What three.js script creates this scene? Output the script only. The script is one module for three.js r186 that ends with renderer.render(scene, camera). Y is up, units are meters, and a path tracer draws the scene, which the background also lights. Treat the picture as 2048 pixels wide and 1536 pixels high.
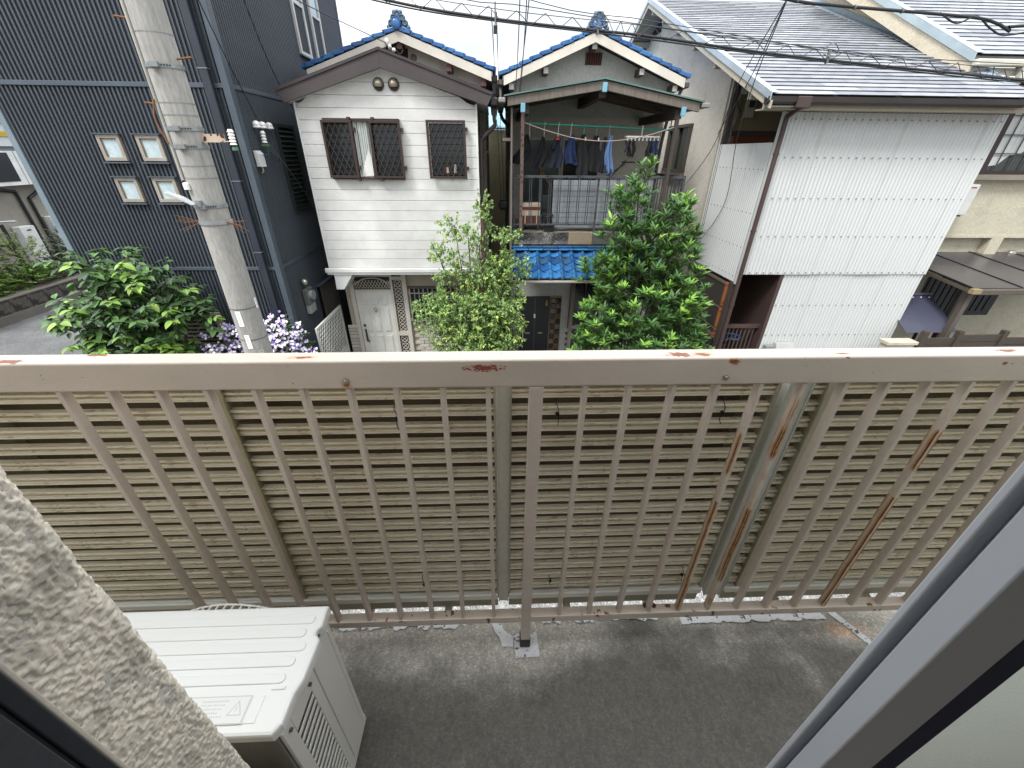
import * as THREE from 'three';
import { mergeGeometries } from 'three/addons/utils/BufferGeometryUtils.js';
import { RoundedBoxGeometry } from 'three/addons/geometries/RoundedBoxGeometry.js';

// ---------------------------------------------------------------- camera, sky, sun, exposure
const R = Math.PI / 180;
const scene = new THREE.Scene();
const camera = new THREE.PerspectiveCamera(2 * Math.atan(768 / 800) / R, 4 / 3, 0.02, 900);
camera.rotation.order = 'YXZ';
camera.rotation.set(-30 * R, -2.4 * R, 0.55 * R);
camera.position.set(0, 4.4, 0);
const renderer = new THREE.WebGLRenderer({ antialias: true });
renderer.setSize(1024, 768);
renderer.toneMapping = THREE.LinearToneMapping;
renderer.toneMappingExposure = 3.2;
renderer.shadowMap.enabled = true;
const SUN = new THREE.Vector3(-0.42, 0.80, 0.42).normalize();
const sun = new THREE.DirectionalLight(new THREE.Color().setRGB(1, 0.985, 0.955), 1.3);
sun.position.copy(SUN).multiplyScalar(40).add(new THREE.Vector3(0, 2, -6));
sun.target.position.set(0, 2, -6);
sun.castShadow = true; sun.shadow.radius = 32;
sun.shadow.mapSize.set(2048, 2048);
Object.assign(sun.shadow.camera, { left: -22, right: 22, top: 22, bottom: -22, near: 1, far: 90 });
scene.add(sun, sun.target);

// ---------------------------------------------------------------- noise
function rand(seed) { let a = seed >>> 0; return () => { a = (a + 0x6D2B79F5) | 0; let t = Math.imul(a ^ (a >>> 15), 1 | a); t = (t + Math.imul(t ^ (t >>> 7), 61 | t)) ^ t; return ((t ^ (t >>> 14)) >>> 0) / 4294967296; }; }
const hash = (x, y, z, s) => { let h = Math.imul(x | 0, 374761393) ^ Math.imul(y | 0, 668265263) ^ Math.imul(z | 0, 2147483647 - 58) ^ Math.imul(s | 0, 1274126177); h = Math.imul(h ^ (h >>> 13), 1274126177); h = Math.imul(h ^ (h >>> 16), 2246822519); return ((h ^ (h >>> 15)) >>> 0) / 4294967296; };
const sm = t => t * t * (3 - 2 * t);
const mod = (a, n) => ((a % n) + n) % n;
function vn(u, v, px, py, s) {            // value noise, period px x py lattice cells over u, v in 0..1
  const x = u * px, y = v * py, ix = Math.floor(x), iy = Math.floor(y), fx = sm(x - ix), fy = sm(y - iy);
  const a = hash(mod(ix, px), mod(iy, py), 0, s), b = hash(mod(ix + 1, px), mod(iy, py), 0, s), c = hash(mod(ix, px), mod(iy + 1, py), 0, s), d = hash(mod(ix + 1, px), mod(iy + 1, py), 0, s);
  return a + (b - a) * fx + (c - a) * fy + (a - b - c + d) * fx * fy;
}
function fb(u, v, px, py, oct, s) { let t = 0, w = 0, a = 1; for (let i = 0; i < oct; i++) { t += a * vn(u, v, px << i, py << i, s + i * 17); w += a; a *= 0.55; } return t / w; }
function v3(x, y, z, s) {
  const ix = Math.floor(x), iy = Math.floor(y), iz = Math.floor(z), fx = sm(x - ix), fy = sm(y - iy), fz = sm(z - iz); let r = 0;
  for (let k = 0; k < 8; k++) { const a = k & 1, b = (k >> 1) & 1, c = k >> 2; r += hash(ix + a, iy + b, iz + c, s) * (a ? fx : 1 - fx) * (b ? fy : 1 - fy) * (c ? fz : 1 - fz); }
  return r;
}
function f3(x, y, z, oct, s) { let t = 0, w = 0, a = 1; for (let i = 0; i < oct; i++) { t += a * v3(x, y, z, s + i * 13); w += a; a *= 0.55; x *= 2.03; y *= 2.03; z *= 2.03; } return t / w; }
const clamp = (x, a = 0, b = 1) => Math.min(b, Math.max(a, x));
const step = (a, b, x) => sm(clamp((x - a) / (b - a)));
const lerp = (a, b, t) => a + (b - a) * t;

// ---------------------------------------------------------------- overcast sky
{
  const w = 1024, h = 512, d = new Float32Array(w * h * 4);
  for (let j = 0; j < h; j++) for (let i = 0; i < w; i++) {
    const el = ((j + 0.5) / h - 0.5) * Math.PI, az = ((i + 0.5) / w - 0.5) * 2 * Math.PI;
    const y = Math.sin(el), c = Math.cos(el), x = c * Math.cos(az), z = c * Math.sin(az);
    const k = 1 / (Math.abs(y) + 0.32);
    const n = f3(x * k * 3.6 + 1.3, y * 9 + 4, z * k * 3.6 + 7.7, 5, 5);
    const m = f3(x * k * 6 + 3, y * 8, z * k * 6 + 8, 4, 31);
    const over = 1.28 * (1 + 3.2 * Math.max(0, y)) / 4.2, thin = step(0.30, 0.60, n) * (0.45 + 0.55 * m), bright = over * (1.05 + 0.35 * (m - 0.5));
    const o = (j * w + i) * 4;
    d[o] = lerp(bright, over * 0.50, thin); d[o + 1] = lerp(bright, over * 0.56, thin); d[o + 2] = lerp(bright * 1.015, over * 0.62, thin); d[o + 3] = 1;
  }
  const t = new THREE.DataTexture(d, w, h, THREE.RGBAFormat, THREE.FloatType);
  t.mapping = THREE.EquirectangularReflectionMapping; t.magFilter = THREE.LinearFilter; t.minFilter = THREE.LinearFilter; t.needsUpdate = true;
  scene.background = t; scene.environment = t;
}

// ---------------------------------------------------------------- textures
function tex(w, h, fn, srgb = true, sx = 1, sy = 1) {        // fn(u, v) gives r, g, b in 0..1; sx, sy is the size of one repeat in metres
  const d = new Uint8Array(w * h * 4);
  for (let j = 0; j < h; j++) for (let i = 0; i < w; i++) { const c = fn((i + 0.5) / w, (j + 0.5) / h), o = (j * w + i) * 4; d[o] = clamp(c[0]) * 255; d[o + 1] = clamp(c[1]) * 255; d[o + 2] = clamp(c[2]) * 255; d[o + 3] = 255; }
  const t = new THREE.DataTexture(d, w, h); t.wrapS = t.wrapT = THREE.RepeatWrapping; t.magFilter = THREE.LinearFilter; t.minFilter = THREE.LinearMipmapLinearFilter; t.generateMipmaps = true;
  if (srgb) t.colorSpace = THREE.SRGBColorSpace;
  t.repeat.set(1 / sx, 1 / sy); t.needsUpdate = true; return t;
}
const g3 = x => [x, x, x];
const T = {
  grain: tex(512, 512, (u, v) => g3(0.9 + 0.16 * (fb(u, v, 4, 4, 5, 1) - 0.5) + 0.07 * (vn(u, v, 256, 256, 9) - 0.5)), true, 1.2, 1.2),
  streak: tex(512, 512, (u, v) => { const s = fb(u, v, 40, 2, 4, 21), g = fb(u, v, 6, 3, 4, 5); return g3(0.93 - 0.2 * step(0.5, 0.85, s) * step(0.35, 0.7, g) + 0.05 * (vn(u, v, 256, 256, 2) - 0.5)); }, true, 1.5, 2.2),
  stucco: tex(512, 512, (u, v) => g3(0.6 * fb(u, v, 56, 56, 3, 3) + 0.4 * vn(u, v, 150, 150, 8)), false, 0.7, 0.7),
  stuccoC: tex(512, 512, (u, v) => { const n = fb(u, v, 64, 64, 3, 3), g = fb(u, v, 3, 5, 4, 44); return g3(0.9 + 0.2 * (n - 0.5) - 0.05 * step(0.45, 0.8, g)); }, true, 0.9, 0.9),
  asphalt: tex(1024, 1024, (u, v) => { const a = vn(u, v, 300, 300, 4), b = fb(u, v, 5, 5, 5, 14), c = vn(u, v, 512, 512, 7); return g3(0.36 + 0.3 * (a - 0.5) * c * 1.6 + 0.14 * (b - 0.5) + (c > 0.9 ? 0.14 : 0)); }, true, 2.4, 2.4),
  gravel: tex(512, 512, (u, v) => { const a = vn(u, v, 128, 128, 4), c = vn(u, v, 256, 256, 7), b = fb(u, v, 4, 4, 3, 9); return g3(0.64 + 0.62 * (a - 0.5) * (0.5 + c) + 0.1 * (b - 0.5)); }, true, 0.7, 0.7),
  wood: tex(256, 512, (u, v) => g3(0.84 + 0.3 * (fb(u, v, 40, 3, 4, 6) - 0.5) + 0.16 * (fb(u, v, 5, 5, 3, 16) - 0.5)), true, 0.35, 0.9),
  granite: tex(256, 256, (u, v) => { const a = vn(u, v, 90, 90, 4), b = fb(u, v, 4, 4, 4, 9), c = vn(u, v, 128, 128, 19); return g3(0.55 + 0.75 * (a - 0.5) * (0.4 + c) - 0.3 * step(0.45, 0.7, b)); }, true, 0.6, 0.6),
  tile: tex(256, 256, (u, v) => g3(0.92 + 0.2 * (fb(u, v, 6, 6, 4, 61) - 0.5) - 0.4 * step(0.62, 0.82, fb(u, v, 9, 14, 3, 71)) + (vn(u, v, 128, 128, 3) > 0.94 ? 0.12 : 0)), true, 0.45, 0.45),
  slate: tex(512, 512, (u, v) => { const s = fb(u, v, 30, 3, 3, 33), b = fb(u, v, 5, 5, 4, 8), g = vn(u, v, 220, 220, 2); return g3(0.9 + 0.14 * (g - 0.5) - 0.14 * step(0.42, 0.72, b) * (0.5 + 0.5 * s)); }, true, 1.1, 1.1),
  emboss: tex(512, 512, (u, v) => g3(0.5 + 0.7 * (fb(u, v, 22, 60, 3, 12) - 0.5)), false, 0.5, 0.5),
  rustspot: tex(512, 512, (u, v) => { const n = fb(u, v, 14, 14, 4, 77), m = fb(u, v, 5, 5, 3, 7); const r = step(0.66, 0.7, n * 0.75 + m * 0.35); return [lerp(0.95, 0.42, r), lerp(0.95, 0.22, r), lerp(0.95, 0.14, r)]; }, true, 0.5, 0.5),
};
const withRepeat = (t, sx, sy) => { const c = t.clone(); c.repeat.set(1 / sx, 1 / sy); c.needsUpdate = true; return c; };

// ---------------------------------------------------------------- materials: hex is sRGB
function mat(hex, rough = 0.8, o = {}) {
  const P = o.transmission || o.clearcoat || o.sheen;
  const m = new (P ? THREE.MeshPhysicalMaterial : THREE.MeshStandardMaterial)({ color: hex, roughness: rough, side: THREE.DoubleSide, ...o });
  return m;
}
const grainy = (hex, rough = 0.8, o = {}) => mat(hex, rough, { map: T.grain, ...o });

// ---------------------------------------------------------------- geometry helpers (world metres)
function uvm(g) {                                        // box-projected uv in metres
  const n = g.index ? g.toNonIndexed() : g, p = n.attributes.position, uv = new Float32Array(p.count * 2);
  const a = new THREE.Vector3(), b = new THREE.Vector3(), c = new THREE.Vector3();
  for (let i = 0; i < p.count; i += 3) {
    a.fromBufferAttribute(p, i); b.fromBufferAttribute(p, i + 1); c.fromBufferAttribute(p, i + 2);
    const nn = b.clone().sub(a).cross(c.clone().sub(a)), ax = Math.abs(nn.x), ay = Math.abs(nn.y), az = Math.abs(nn.z);
    [a, b, c].forEach((q, k) => { const o = (i + k) * 2; if (ay >= ax && ay >= az) { uv[o] = q.x; uv[o + 1] = q.z; } else if (ax >= az) { uv[o] = q.z; uv[o + 1] = q.y; } else { uv[o] = q.x; uv[o + 1] = q.y; } });
  }
  n.setAttribute('uv', new THREE.BufferAttribute(uv, 2)); return n;
}
function bx(x0, x1, y0, y1, z0, z1, r = 0) {
  const w = Math.abs(x1 - x0), h = Math.abs(y1 - y0), d = Math.abs(z1 - z0);
  const g = r ? new RoundedBoxGeometry(w, h, d, 2, Math.min(r, w / 2.01, h / 2.01, d / 2.01)) : new THREE.BoxGeometry(w, h, d);
  return g.translate((x0 + x1) / 2, (y0 + y1) / 2, (z0 + z1) / 2);
}
function shapeOf(pts) { const s = new THREE.Shape(); pts.forEach(([a, b], i) => i ? s.lineTo(a, b) : s.moveTo(a, b)); s.closePath(); return s; }
const exo = (depth, bev) => ({ depth, steps: 1, curveSegments: 8, bevelEnabled: !!bev, bevelSize: bev || 0, bevelThickness: bev || 0, bevelOffset: -(bev || 0), bevelSegments: 2 });
function prismZ(pts, z0, z1, bev = 0) { const a = Math.min(z0, z1) + bev, d = Math.abs(z1 - z0) - 2 * bev; return new THREE.ExtrudeGeometry(shapeOf(pts), exo(d, bev)).translate(0, 0, a); }   // pts are x, y
const basisX = new THREE.Matrix4().makeBasis(new THREE.Vector3(0, 0, -1), new THREE.Vector3(0, 1, 0), new THREE.Vector3(1, 0, 0));
function prismX(pts, x0, x1, bev = 0) { const a = Math.min(x0, x1) + bev, d = Math.abs(x1 - x0) - 2 * bev; return new THREE.ExtrudeGeometry(shapeOf(pts.map(([z, y]) => [-z, y])), exo(d, bev)).applyMatrix4(basisX).translate(a, 0, 0); }   // pts are z, y
const basisY = new THREE.Matrix4().makeBasis(new THREE.Vector3(1, 0, 0), new THREE.Vector3(0, 0, -1), new THREE.Vector3(0, 1, 0));
function prismY(pts, y0, y1, bev = 0) { const a = Math.min(y0, y1) + bev, d = Math.abs(y1 - y0) - 2 * bev; return new THREE.ExtrudeGeometry(shapeOf(pts.map(([x, z]) => [x, -z])), exo(d, bev)).applyMatrix4(basisY).translate(0, a, 0); }   // pts are x, z
const V = (x, y, z) => new THREE.Vector3(x, y, z);
function cyl(p, q, r0, r1 = r0, seg = 10) {
  const a = V(...p), b = V(...q), d = b.clone().sub(a), L = d.length();
  return new THREE.CylinderGeometry(r1, r0, L, seg).translate(0, L / 2, 0).applyQuaternion(new THREE.Quaternion().setFromUnitVectors(V(0, 1, 0), d.normalize())).translate(a.x, a.y, a.z);
}
function tube(pts, r, n = 24, seg = 6) { return new THREE.TubeGeometry(new THREE.CatmullRomCurve3(pts.map(p => V(...p)), false, 'catmullrom', 0.5), n, r, seg); }
function polyline(pts, r, seg = 6) { return mg(pts.slice(1).map((p, i) => cyl(pts[i], p, r, r, seg))); }
function sph(x, y, z, rx, ry = rx, rz = rx, s = 12) { return new THREE.SphereGeometry(1, s, Math.ceil(s * 0.7)).scale(rx, ry, rz).translate(x, y, z); }
function disc(x, y, z, r, d, seg = 18) { return new THREE.CylinderGeometry(r, r, d, seg).rotateX(Math.PI / 2).translate(x, y, z); }       // axis along z
function mg(list) { return mergeGeometries(list.map(g => { const n = g.index ? g.toNonIndexed() : g; for (const k of Object.keys(n.attributes)) if (!['position', 'normal', 'uv'].includes(k)) n.deleteAttribute(k); if (!n.attributes.uv) n.setAttribute('uv', new THREE.BufferAttribute(new Float32Array(n.attributes.position.count * 2), 2)); return n; })); }
function ribbon(pts, y0, y1) {                                     // sheet through the (x, z) polyline, from y0 to y1
  const pos = []; for (let i = 0; i + 1 < pts.length; i++) { const [a, b] = pts[i], [c, d] = pts[i + 1]; pos.push(a, y0, b, c, y0, d, c, y1, d, a, y0, b, c, y1, d, a, y1, b); }
  const g = new THREE.BufferGeometry(); g.setAttribute('position', new THREE.BufferAttribute(new Float32Array(pos), 3)); g.computeVertexNormals(); return g;
}
function wave(x0, x1, z, pitch, depth, n = 6) { const m = Math.round((x1 - x0) / pitch * n), o = []; for (let i = 0; i <= m; i++) { const x = x0 + (x1 - x0) * i / m; o.push([x, z + depth * (2 * Math.abs(Math.cos((x - x0) / pitch * Math.PI)) - 1)]); } return o; }
function ribs(x0, x1, z, pitch, depth, duty = 0.6) { const o = []; for (let x = x0; x < x1 - 1e-6; x += pitch) { const e = Math.min(pitch, x1 - x), s = e * 0.07; o.push([x, z - depth], [x + e * (1 - duty) - s, z - depth], [x + e * (1 - duty) + s, z], [x + e - s, z]); } return o; }

// ---------------------------------------------------------------- scene helpers
const taken = {};
function numbered(n) { if (!(n in taken)) { taken[n] = 0; return n; } return n + '_' + String(++taken[n]).padStart(3, '0'); }
function thing(name, label, category, base = [0, 0, 0], group) {
  const o = new THREE.Group(); o.name = numbered(name); o.position.set(...base); o.userData = { label, category }; if (group) o.userData.group = group; scene.add(o); return o;
}
function part(name, geo, m, parent, uv = true) {                   // geometry in world metres, under a thing or a part
  if (uv && (m.map || m.bumpMap || m.roughnessMap)) geo = uvm(geo);
  const o = new THREE.Mesh(geo, m); o.name = name; o.castShadow = o.receiveShadow = true;
  const w = V(0, 0, 0); let q = parent; while (q) { w.add(q.position); q = q.parent && q.parent !== scene ? q.parent : null; }
  o.position.copy(w).negate(); parent.add(o); return o;
}
function single(name, geo, m, label, category, group) { if (m.map || m.bumpMap) geo = uvm(geo); const o = new THREE.Mesh(geo, m); o.name = numbered(name); o.castShadow = o.receiveShadow = true; o.userData = { label, category }; if (group) o.userData.group = group; scene.add(o); return o; }
function struct(name, geo, m, uv = true) { if (uv && (m.map || m.bumpMap)) geo = uvm(geo); const o = new THREE.Mesh(geo, m); o.name = numbered(name); o.castShadow = o.receiveShadow = true; o.userData = { kind: 'structure', label: name.replace(/_/g, ' ') }; scene.add(o); return o; }
function placed(name, geo, m, parent, x, y, z) { const o = new THREE.Mesh(geo, m); o.name = name; o.castShadow = o.receiveShadow = true; const w = V(x, y, z); let q = parent; while (q) { w.sub(q.position); q = q.parent && q.parent !== scene ? q.parent : null; } o.position.copy(w); parent.add(o); return o; }    // shared geometry centred on 0

// ================================================================ ground
struct('road', new THREE.PlaneGeometry(400, 400).rotateX(-Math.PI / 2).translate(0, 0, -40), mat(0xffffff, 0.92, { map: T.asphalt, bumpMap: T.asphalt, bumpScale: 0.003 }));
struct('forecourt_pavement', bx(-9, 12, -0.1, 0.012, -3.6, -0.2), mat(0xf2f0ea, 0.9, { map: T.gravel, bumpMap: T.gravel, bumpScale: 0.003 }));

// ================================================================ the flat this is seen from
const stuccoWall = mat(0xd8d4c9, 0.92, { map: T.stuccoC, bumpMap: T.stucco, bumpScale: 0.004 });
struct('apartment_wall', mg([bx(-7, -0.402, 0, 5.26, -0.255, 0.02), bx(1.42, 8, 0, 5.26, -0.255, 0.02), bx(-0.402, 1.42, 5.0, 5.26, -0.255, 0.02), bx(-0.402, 1.42, 0, 2.9, -0.255, 0.02), bx(-7, 8, 5.26, 5.33, -0.28, 4.2)]), stuccoWall);  // unseen wall top and roof kept low to let more skylight onto the balcony
{
  const p = grainy(0xe6e2d8, 0.9);
  struct('room_floor', bx(-2.4, 2.4, 2.86, 2.96, 0.02, 3.6), grainy(0x8a6f52, 0.6));
  struct('room_ceiling', bx(-2.4, 2.4, 5.12, 5.22, 0.02, 3.6), p);
  struct('room_wall', mg([bx(-2.5, -2.4, 2.86, 5.22, 0.02, 3.6), bx(2.4, 2.5, 2.86, 5.22, 0.02, 3.6), bx(-2.5, 2.5, 2.86, 3.5, 3.6, 3.7), bx(-2.5, 2.5, 4.9, 5.22, 3.6, 3.7), bx(-2.5, -1.5, 3.5, 4.9, 3.6, 3.7), bx(1.5, 2.5, 3.5, 4.9, 3.6, 3.7)]), p);  // rear gap added to this unseen room to let daylight reach the door frames
}
// rough sprayed stucco on the reveal beside the door, rounding over the outer corner
{
  const nz = 150, ny = 1300, y0 = 2.9, y1 = 4.35, pos = [], uv = [], idx = [];
  const sOf = i => i / nz;
  for (let j = 0; j <= ny; j++) for (let i = 0; i <= nz; i++) {
    const y = lerp(y0, y1, j / ny), s = sOf(i) * 0.2; let x, z, nx, nzv;
    const flat = 0.080, arc = 0.014;
    if (s < flat) { x = -0.402; z = -0.172 - s; nx = 1; nzv = 0; }
    else if (s < flat + arc * 1.5708) { const a = (s - flat) / arc; x = -0.402 - arc * (1 - Math.cos(a)); z = -0.172 - flat - arc * Math.sin(a); nx = Math.cos(a); nzv = -Math.sin(a); }
    else { x = -0.402 - arc - (s - flat - arc * 1.5708); z = -0.172 - flat - arc; nx = 0; nzv = -1; }
    const q = s * 1, a = f3(q * 270 + 3, y * 180 + q * 60, 1, 2, 3), b = f3(q * 560, y * 420, 5, 2, 9), c = f3(q * 40, y * 26, 9, 2, 6);
    const bump = (step(0.34, 0.66, a) * 0.0019 + (b - 0.5) * 0.0014 + (c - 0.5) * 0.002) * step(0, 0.012, s) ;
    pos.push(x + nx * bump, y, z + nzv * bump); uv.push(s, y);
  }
  for (let j = 0; j < ny; j++) for (let i = 0; i < nz; i++) { const a = j * (nz + 1) + i, b = a + 1, c = a + nz + 1, d = c + 1; idx.push(a, b, d, a, d, c); }
  const g = new THREE.BufferGeometry(); g.setAttribute('position', new THREE.BufferAttribute(new Float32Array(pos), 3)); g.setAttribute('uv', new THREE.BufferAttribute(new Float32Array(uv), 2)); g.setIndex(idx); g.computeVertexNormals();
  const tc = tex(256, 1024, (u, v) => { const n = fb(u, v, 30, 120, 3, 5), d = fb(u, v, 8, 30, 3, 15); const k = 0.9 + 0.16 * (n - 0.5) - 0.14 * step(0.55, 0.8, d); return [k, k * 0.985, k * 0.95]; }, true, 0.2, 1.45);
  struct('stucco_reveal', g, mat(0xf4efe4, 0.95, { map: tc }), false);
}
// door frame (dark) on the stucco side
{
  const f = thing('door_frame', 'dark aluminium door frame against the rough stucco wall', 'door frame', [-0.43, 2.94, -0.17]);
  const dk = grainy(0x3a3d44, 0.45, { metalness: 0.4 }), dk2 = grainy(0x4a4d52, 0.5, { metalness: 0.3 });
  part('sealant', bx(-0.412, -0.3995, 2.95, 4.9, -0.182, -0.1768, 0.002), grainy(0xd9d1c2, 0.8), f);
  part('outer_jamb', bx(-0.46, -0.398, 2.95, 4.98, -0.1765, -0.163, 0.002), dk, f);
  part('track_groove', bx(-0.46, -0.401, 2.95, 4.98, -0.1628, -0.158), mat(0x202226, 0.6), f);
  part('inner_jamb', bx(-0.46, -0.393, 2.95, 4.98, -0.1578, -0.04, 0.002), dk2, f);
  part('head', bx(-0.393, 1.41, 4.94, 4.98, -0.20, -0.04), dk2, f);
  part('sill', bx(-0.393, 1.41, 2.925, 2.955, -0.24, 0.02), dk2, f);
}
// sliding door leaf on the right
{
  const s = thing('sliding_glass_door', 'grey aluminium sliding door leaf with frosted glass beside the balcony', 'door', [0.75, 2.955, -0.2]);
  const al = mat(0xc6cacf, 0.45);
  const st = part('stile', mg([bx(0.403, 0.474, 2.96, 4.94, -0.2055, -0.180, 0.0025), bx(0.3995, 0.474, 2.96, 4.94, -0.2205, -0.2135, 0.002), bx(0.418, 0.47, 2.96, 4.94, -0.2134, -0.2056)]), al, s);
  part('gasket', bx(0.4745, 0.512, 2.99, 4.9, -0.205, -0.1815, 0.002), mat(0x323a50, 0.6), st);
  part('bottom_rail', bx(0.491, 1.33, 2.96, 3.02, -0.212, -0.182, 0.002), al, s);
  part('top_rail', bx(0.491, 1.33, 4.88, 4.94, -0.212, -0.182, 0.002), al, s);
  part('far_stile', bx(1.331, 1.40, 2.96, 4.94, -0.214, -0.180, 0.002), al, s);
  part('glass_pane', bx(0.513, 1.332, 3.0, 4.9, -0.2015, -0.1975), mat(0xeef2ec, 0.85, { transmission: 0.8, thickness: 0, ior: 1.45, bumpMap: tex(256, 256, (u, v) => g3(fb(u, v, 70, 70, 2, 4)), false, 0.16, 0.16), bumpScale: 0.0006 }), s);
}

// ================================================================ balcony floor
{
  const X0 = -2.4, X1 = 3.0, Z0 = -0.836, Z1 = -0.2;
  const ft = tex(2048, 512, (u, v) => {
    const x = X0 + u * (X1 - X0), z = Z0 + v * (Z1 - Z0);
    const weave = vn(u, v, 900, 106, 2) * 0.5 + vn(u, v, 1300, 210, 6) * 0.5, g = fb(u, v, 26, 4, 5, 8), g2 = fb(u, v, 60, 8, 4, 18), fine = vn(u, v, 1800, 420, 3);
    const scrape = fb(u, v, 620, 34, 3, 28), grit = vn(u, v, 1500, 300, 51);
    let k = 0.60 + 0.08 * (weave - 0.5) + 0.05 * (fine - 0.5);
    const paleEdge = step(-0.4, 0.4, (-0.66 - z) * 3.0 + (g - 0.5) * 1.5 + (fb(u, v, 14, 3, 3, 38) - 0.5) * 1.3);            // paler towards the rail edge, broken up by noise
    k = lerp(k * 0.80 - 0.03 * step(0.45, 0.75, g2) + 0.07 * (scrape - 0.5) + 0.05 * (grit - 0.5), k * 1.28, clamp(paleEdge * 0.9 + 0.45 * (scrape - 0.5) * paleEdge + 0.25 * (grit - 0.5) * paleEdge));
    k += 0.3 * step(0.56, 0.78, weave * 0.5 + fine * 0.5) * (0.25 + paleEdge * 0.75) * 0.6;
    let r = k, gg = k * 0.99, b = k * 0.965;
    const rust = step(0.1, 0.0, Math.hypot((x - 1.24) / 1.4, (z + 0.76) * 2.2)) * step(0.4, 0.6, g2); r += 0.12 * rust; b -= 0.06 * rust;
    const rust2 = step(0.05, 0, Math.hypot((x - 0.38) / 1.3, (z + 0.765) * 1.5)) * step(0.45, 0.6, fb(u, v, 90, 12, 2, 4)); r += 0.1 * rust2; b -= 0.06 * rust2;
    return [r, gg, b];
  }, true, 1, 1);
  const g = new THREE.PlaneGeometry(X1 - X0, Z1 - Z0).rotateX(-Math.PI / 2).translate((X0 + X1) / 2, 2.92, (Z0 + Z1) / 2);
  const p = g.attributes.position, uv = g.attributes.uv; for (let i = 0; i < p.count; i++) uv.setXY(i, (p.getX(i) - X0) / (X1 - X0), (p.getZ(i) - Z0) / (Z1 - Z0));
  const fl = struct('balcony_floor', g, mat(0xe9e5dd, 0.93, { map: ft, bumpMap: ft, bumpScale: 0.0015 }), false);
  const slab = new THREE.Mesh(uvm(bx(X0, X1, 2.76, 2.916, Z0 + 0.001, -0.25)), grainy(0xb4b0a8, 0.9)); slab.name = 'slab'; slab.castShadow = slab.receiveShadow = true; fl.add(slab);
  // white sealant brushed along the edge and round the post
  const white = mat(0xe9e9ea, 0.75, { map: tex(256, 256, (u, v) => g3(0.93 + 0.1 * (fb(u, v, 30, 30, 3, 6) - 0.5) - 0.5 * step(0.68, 0.72, fb(u, v, 16, 22, 3, 3))), true, 0.2, 0.2) });
  const rr = rand(4);
  const ragged = (x0, x1, z0, z1, amp, skip = 0) => { const a = [], b = []; for (let x = x0; x <= x1 + 1e-6; x += 0.012) { a.push([x, z0 + rr() * amp * 0.3]); b.push([x, z1 - amp * rr() * (rr() < skip ? 2.6 : 1)]); } return prismY([...a, ...b.reverse()], 2.921, 2.9235); };
  [[-0.62, -0.10, -0.834, -0.807, 0.012, 0.4], [0.12, 0.62, -0.834, -0.812, 0.012, 0.5], [0.66, 1.20, -0.834, -0.796, 0.006, 0.1], [-1.6, -0.64, -0.834, -0.805, 0.012, 0.4]].forEach(a => part('sealant_strip', ragged(...a), white, fl));
  part('sealant_patch', prismY([[0.045, -0.785], [0.052, -0.706], [0.133, -0.708], [0.128, -0.79], [0.105, -0.782]], 2.921, 2.924), white, fl);
  part('sealant_patch', prismY([[-0.035, -0.832], [0.0, -0.83], [0.012, -0.80], [0.03, -0.785], [0.046, -0.776], [0.044, -0.742], [0.006, -0.744], [-0.004, -0.775], [-0.02, -0.795]], 2.9212, 2.9235), white, fl);
  part('sealant_strip', prismY([[1.215, -0.834], [1.245, -0.834], [1.30, -0.735], [1.31, -0.70], [1.285, -0.705], [1.262, -0.755]], 2.921, 2.9235), white, fl);
}

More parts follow.
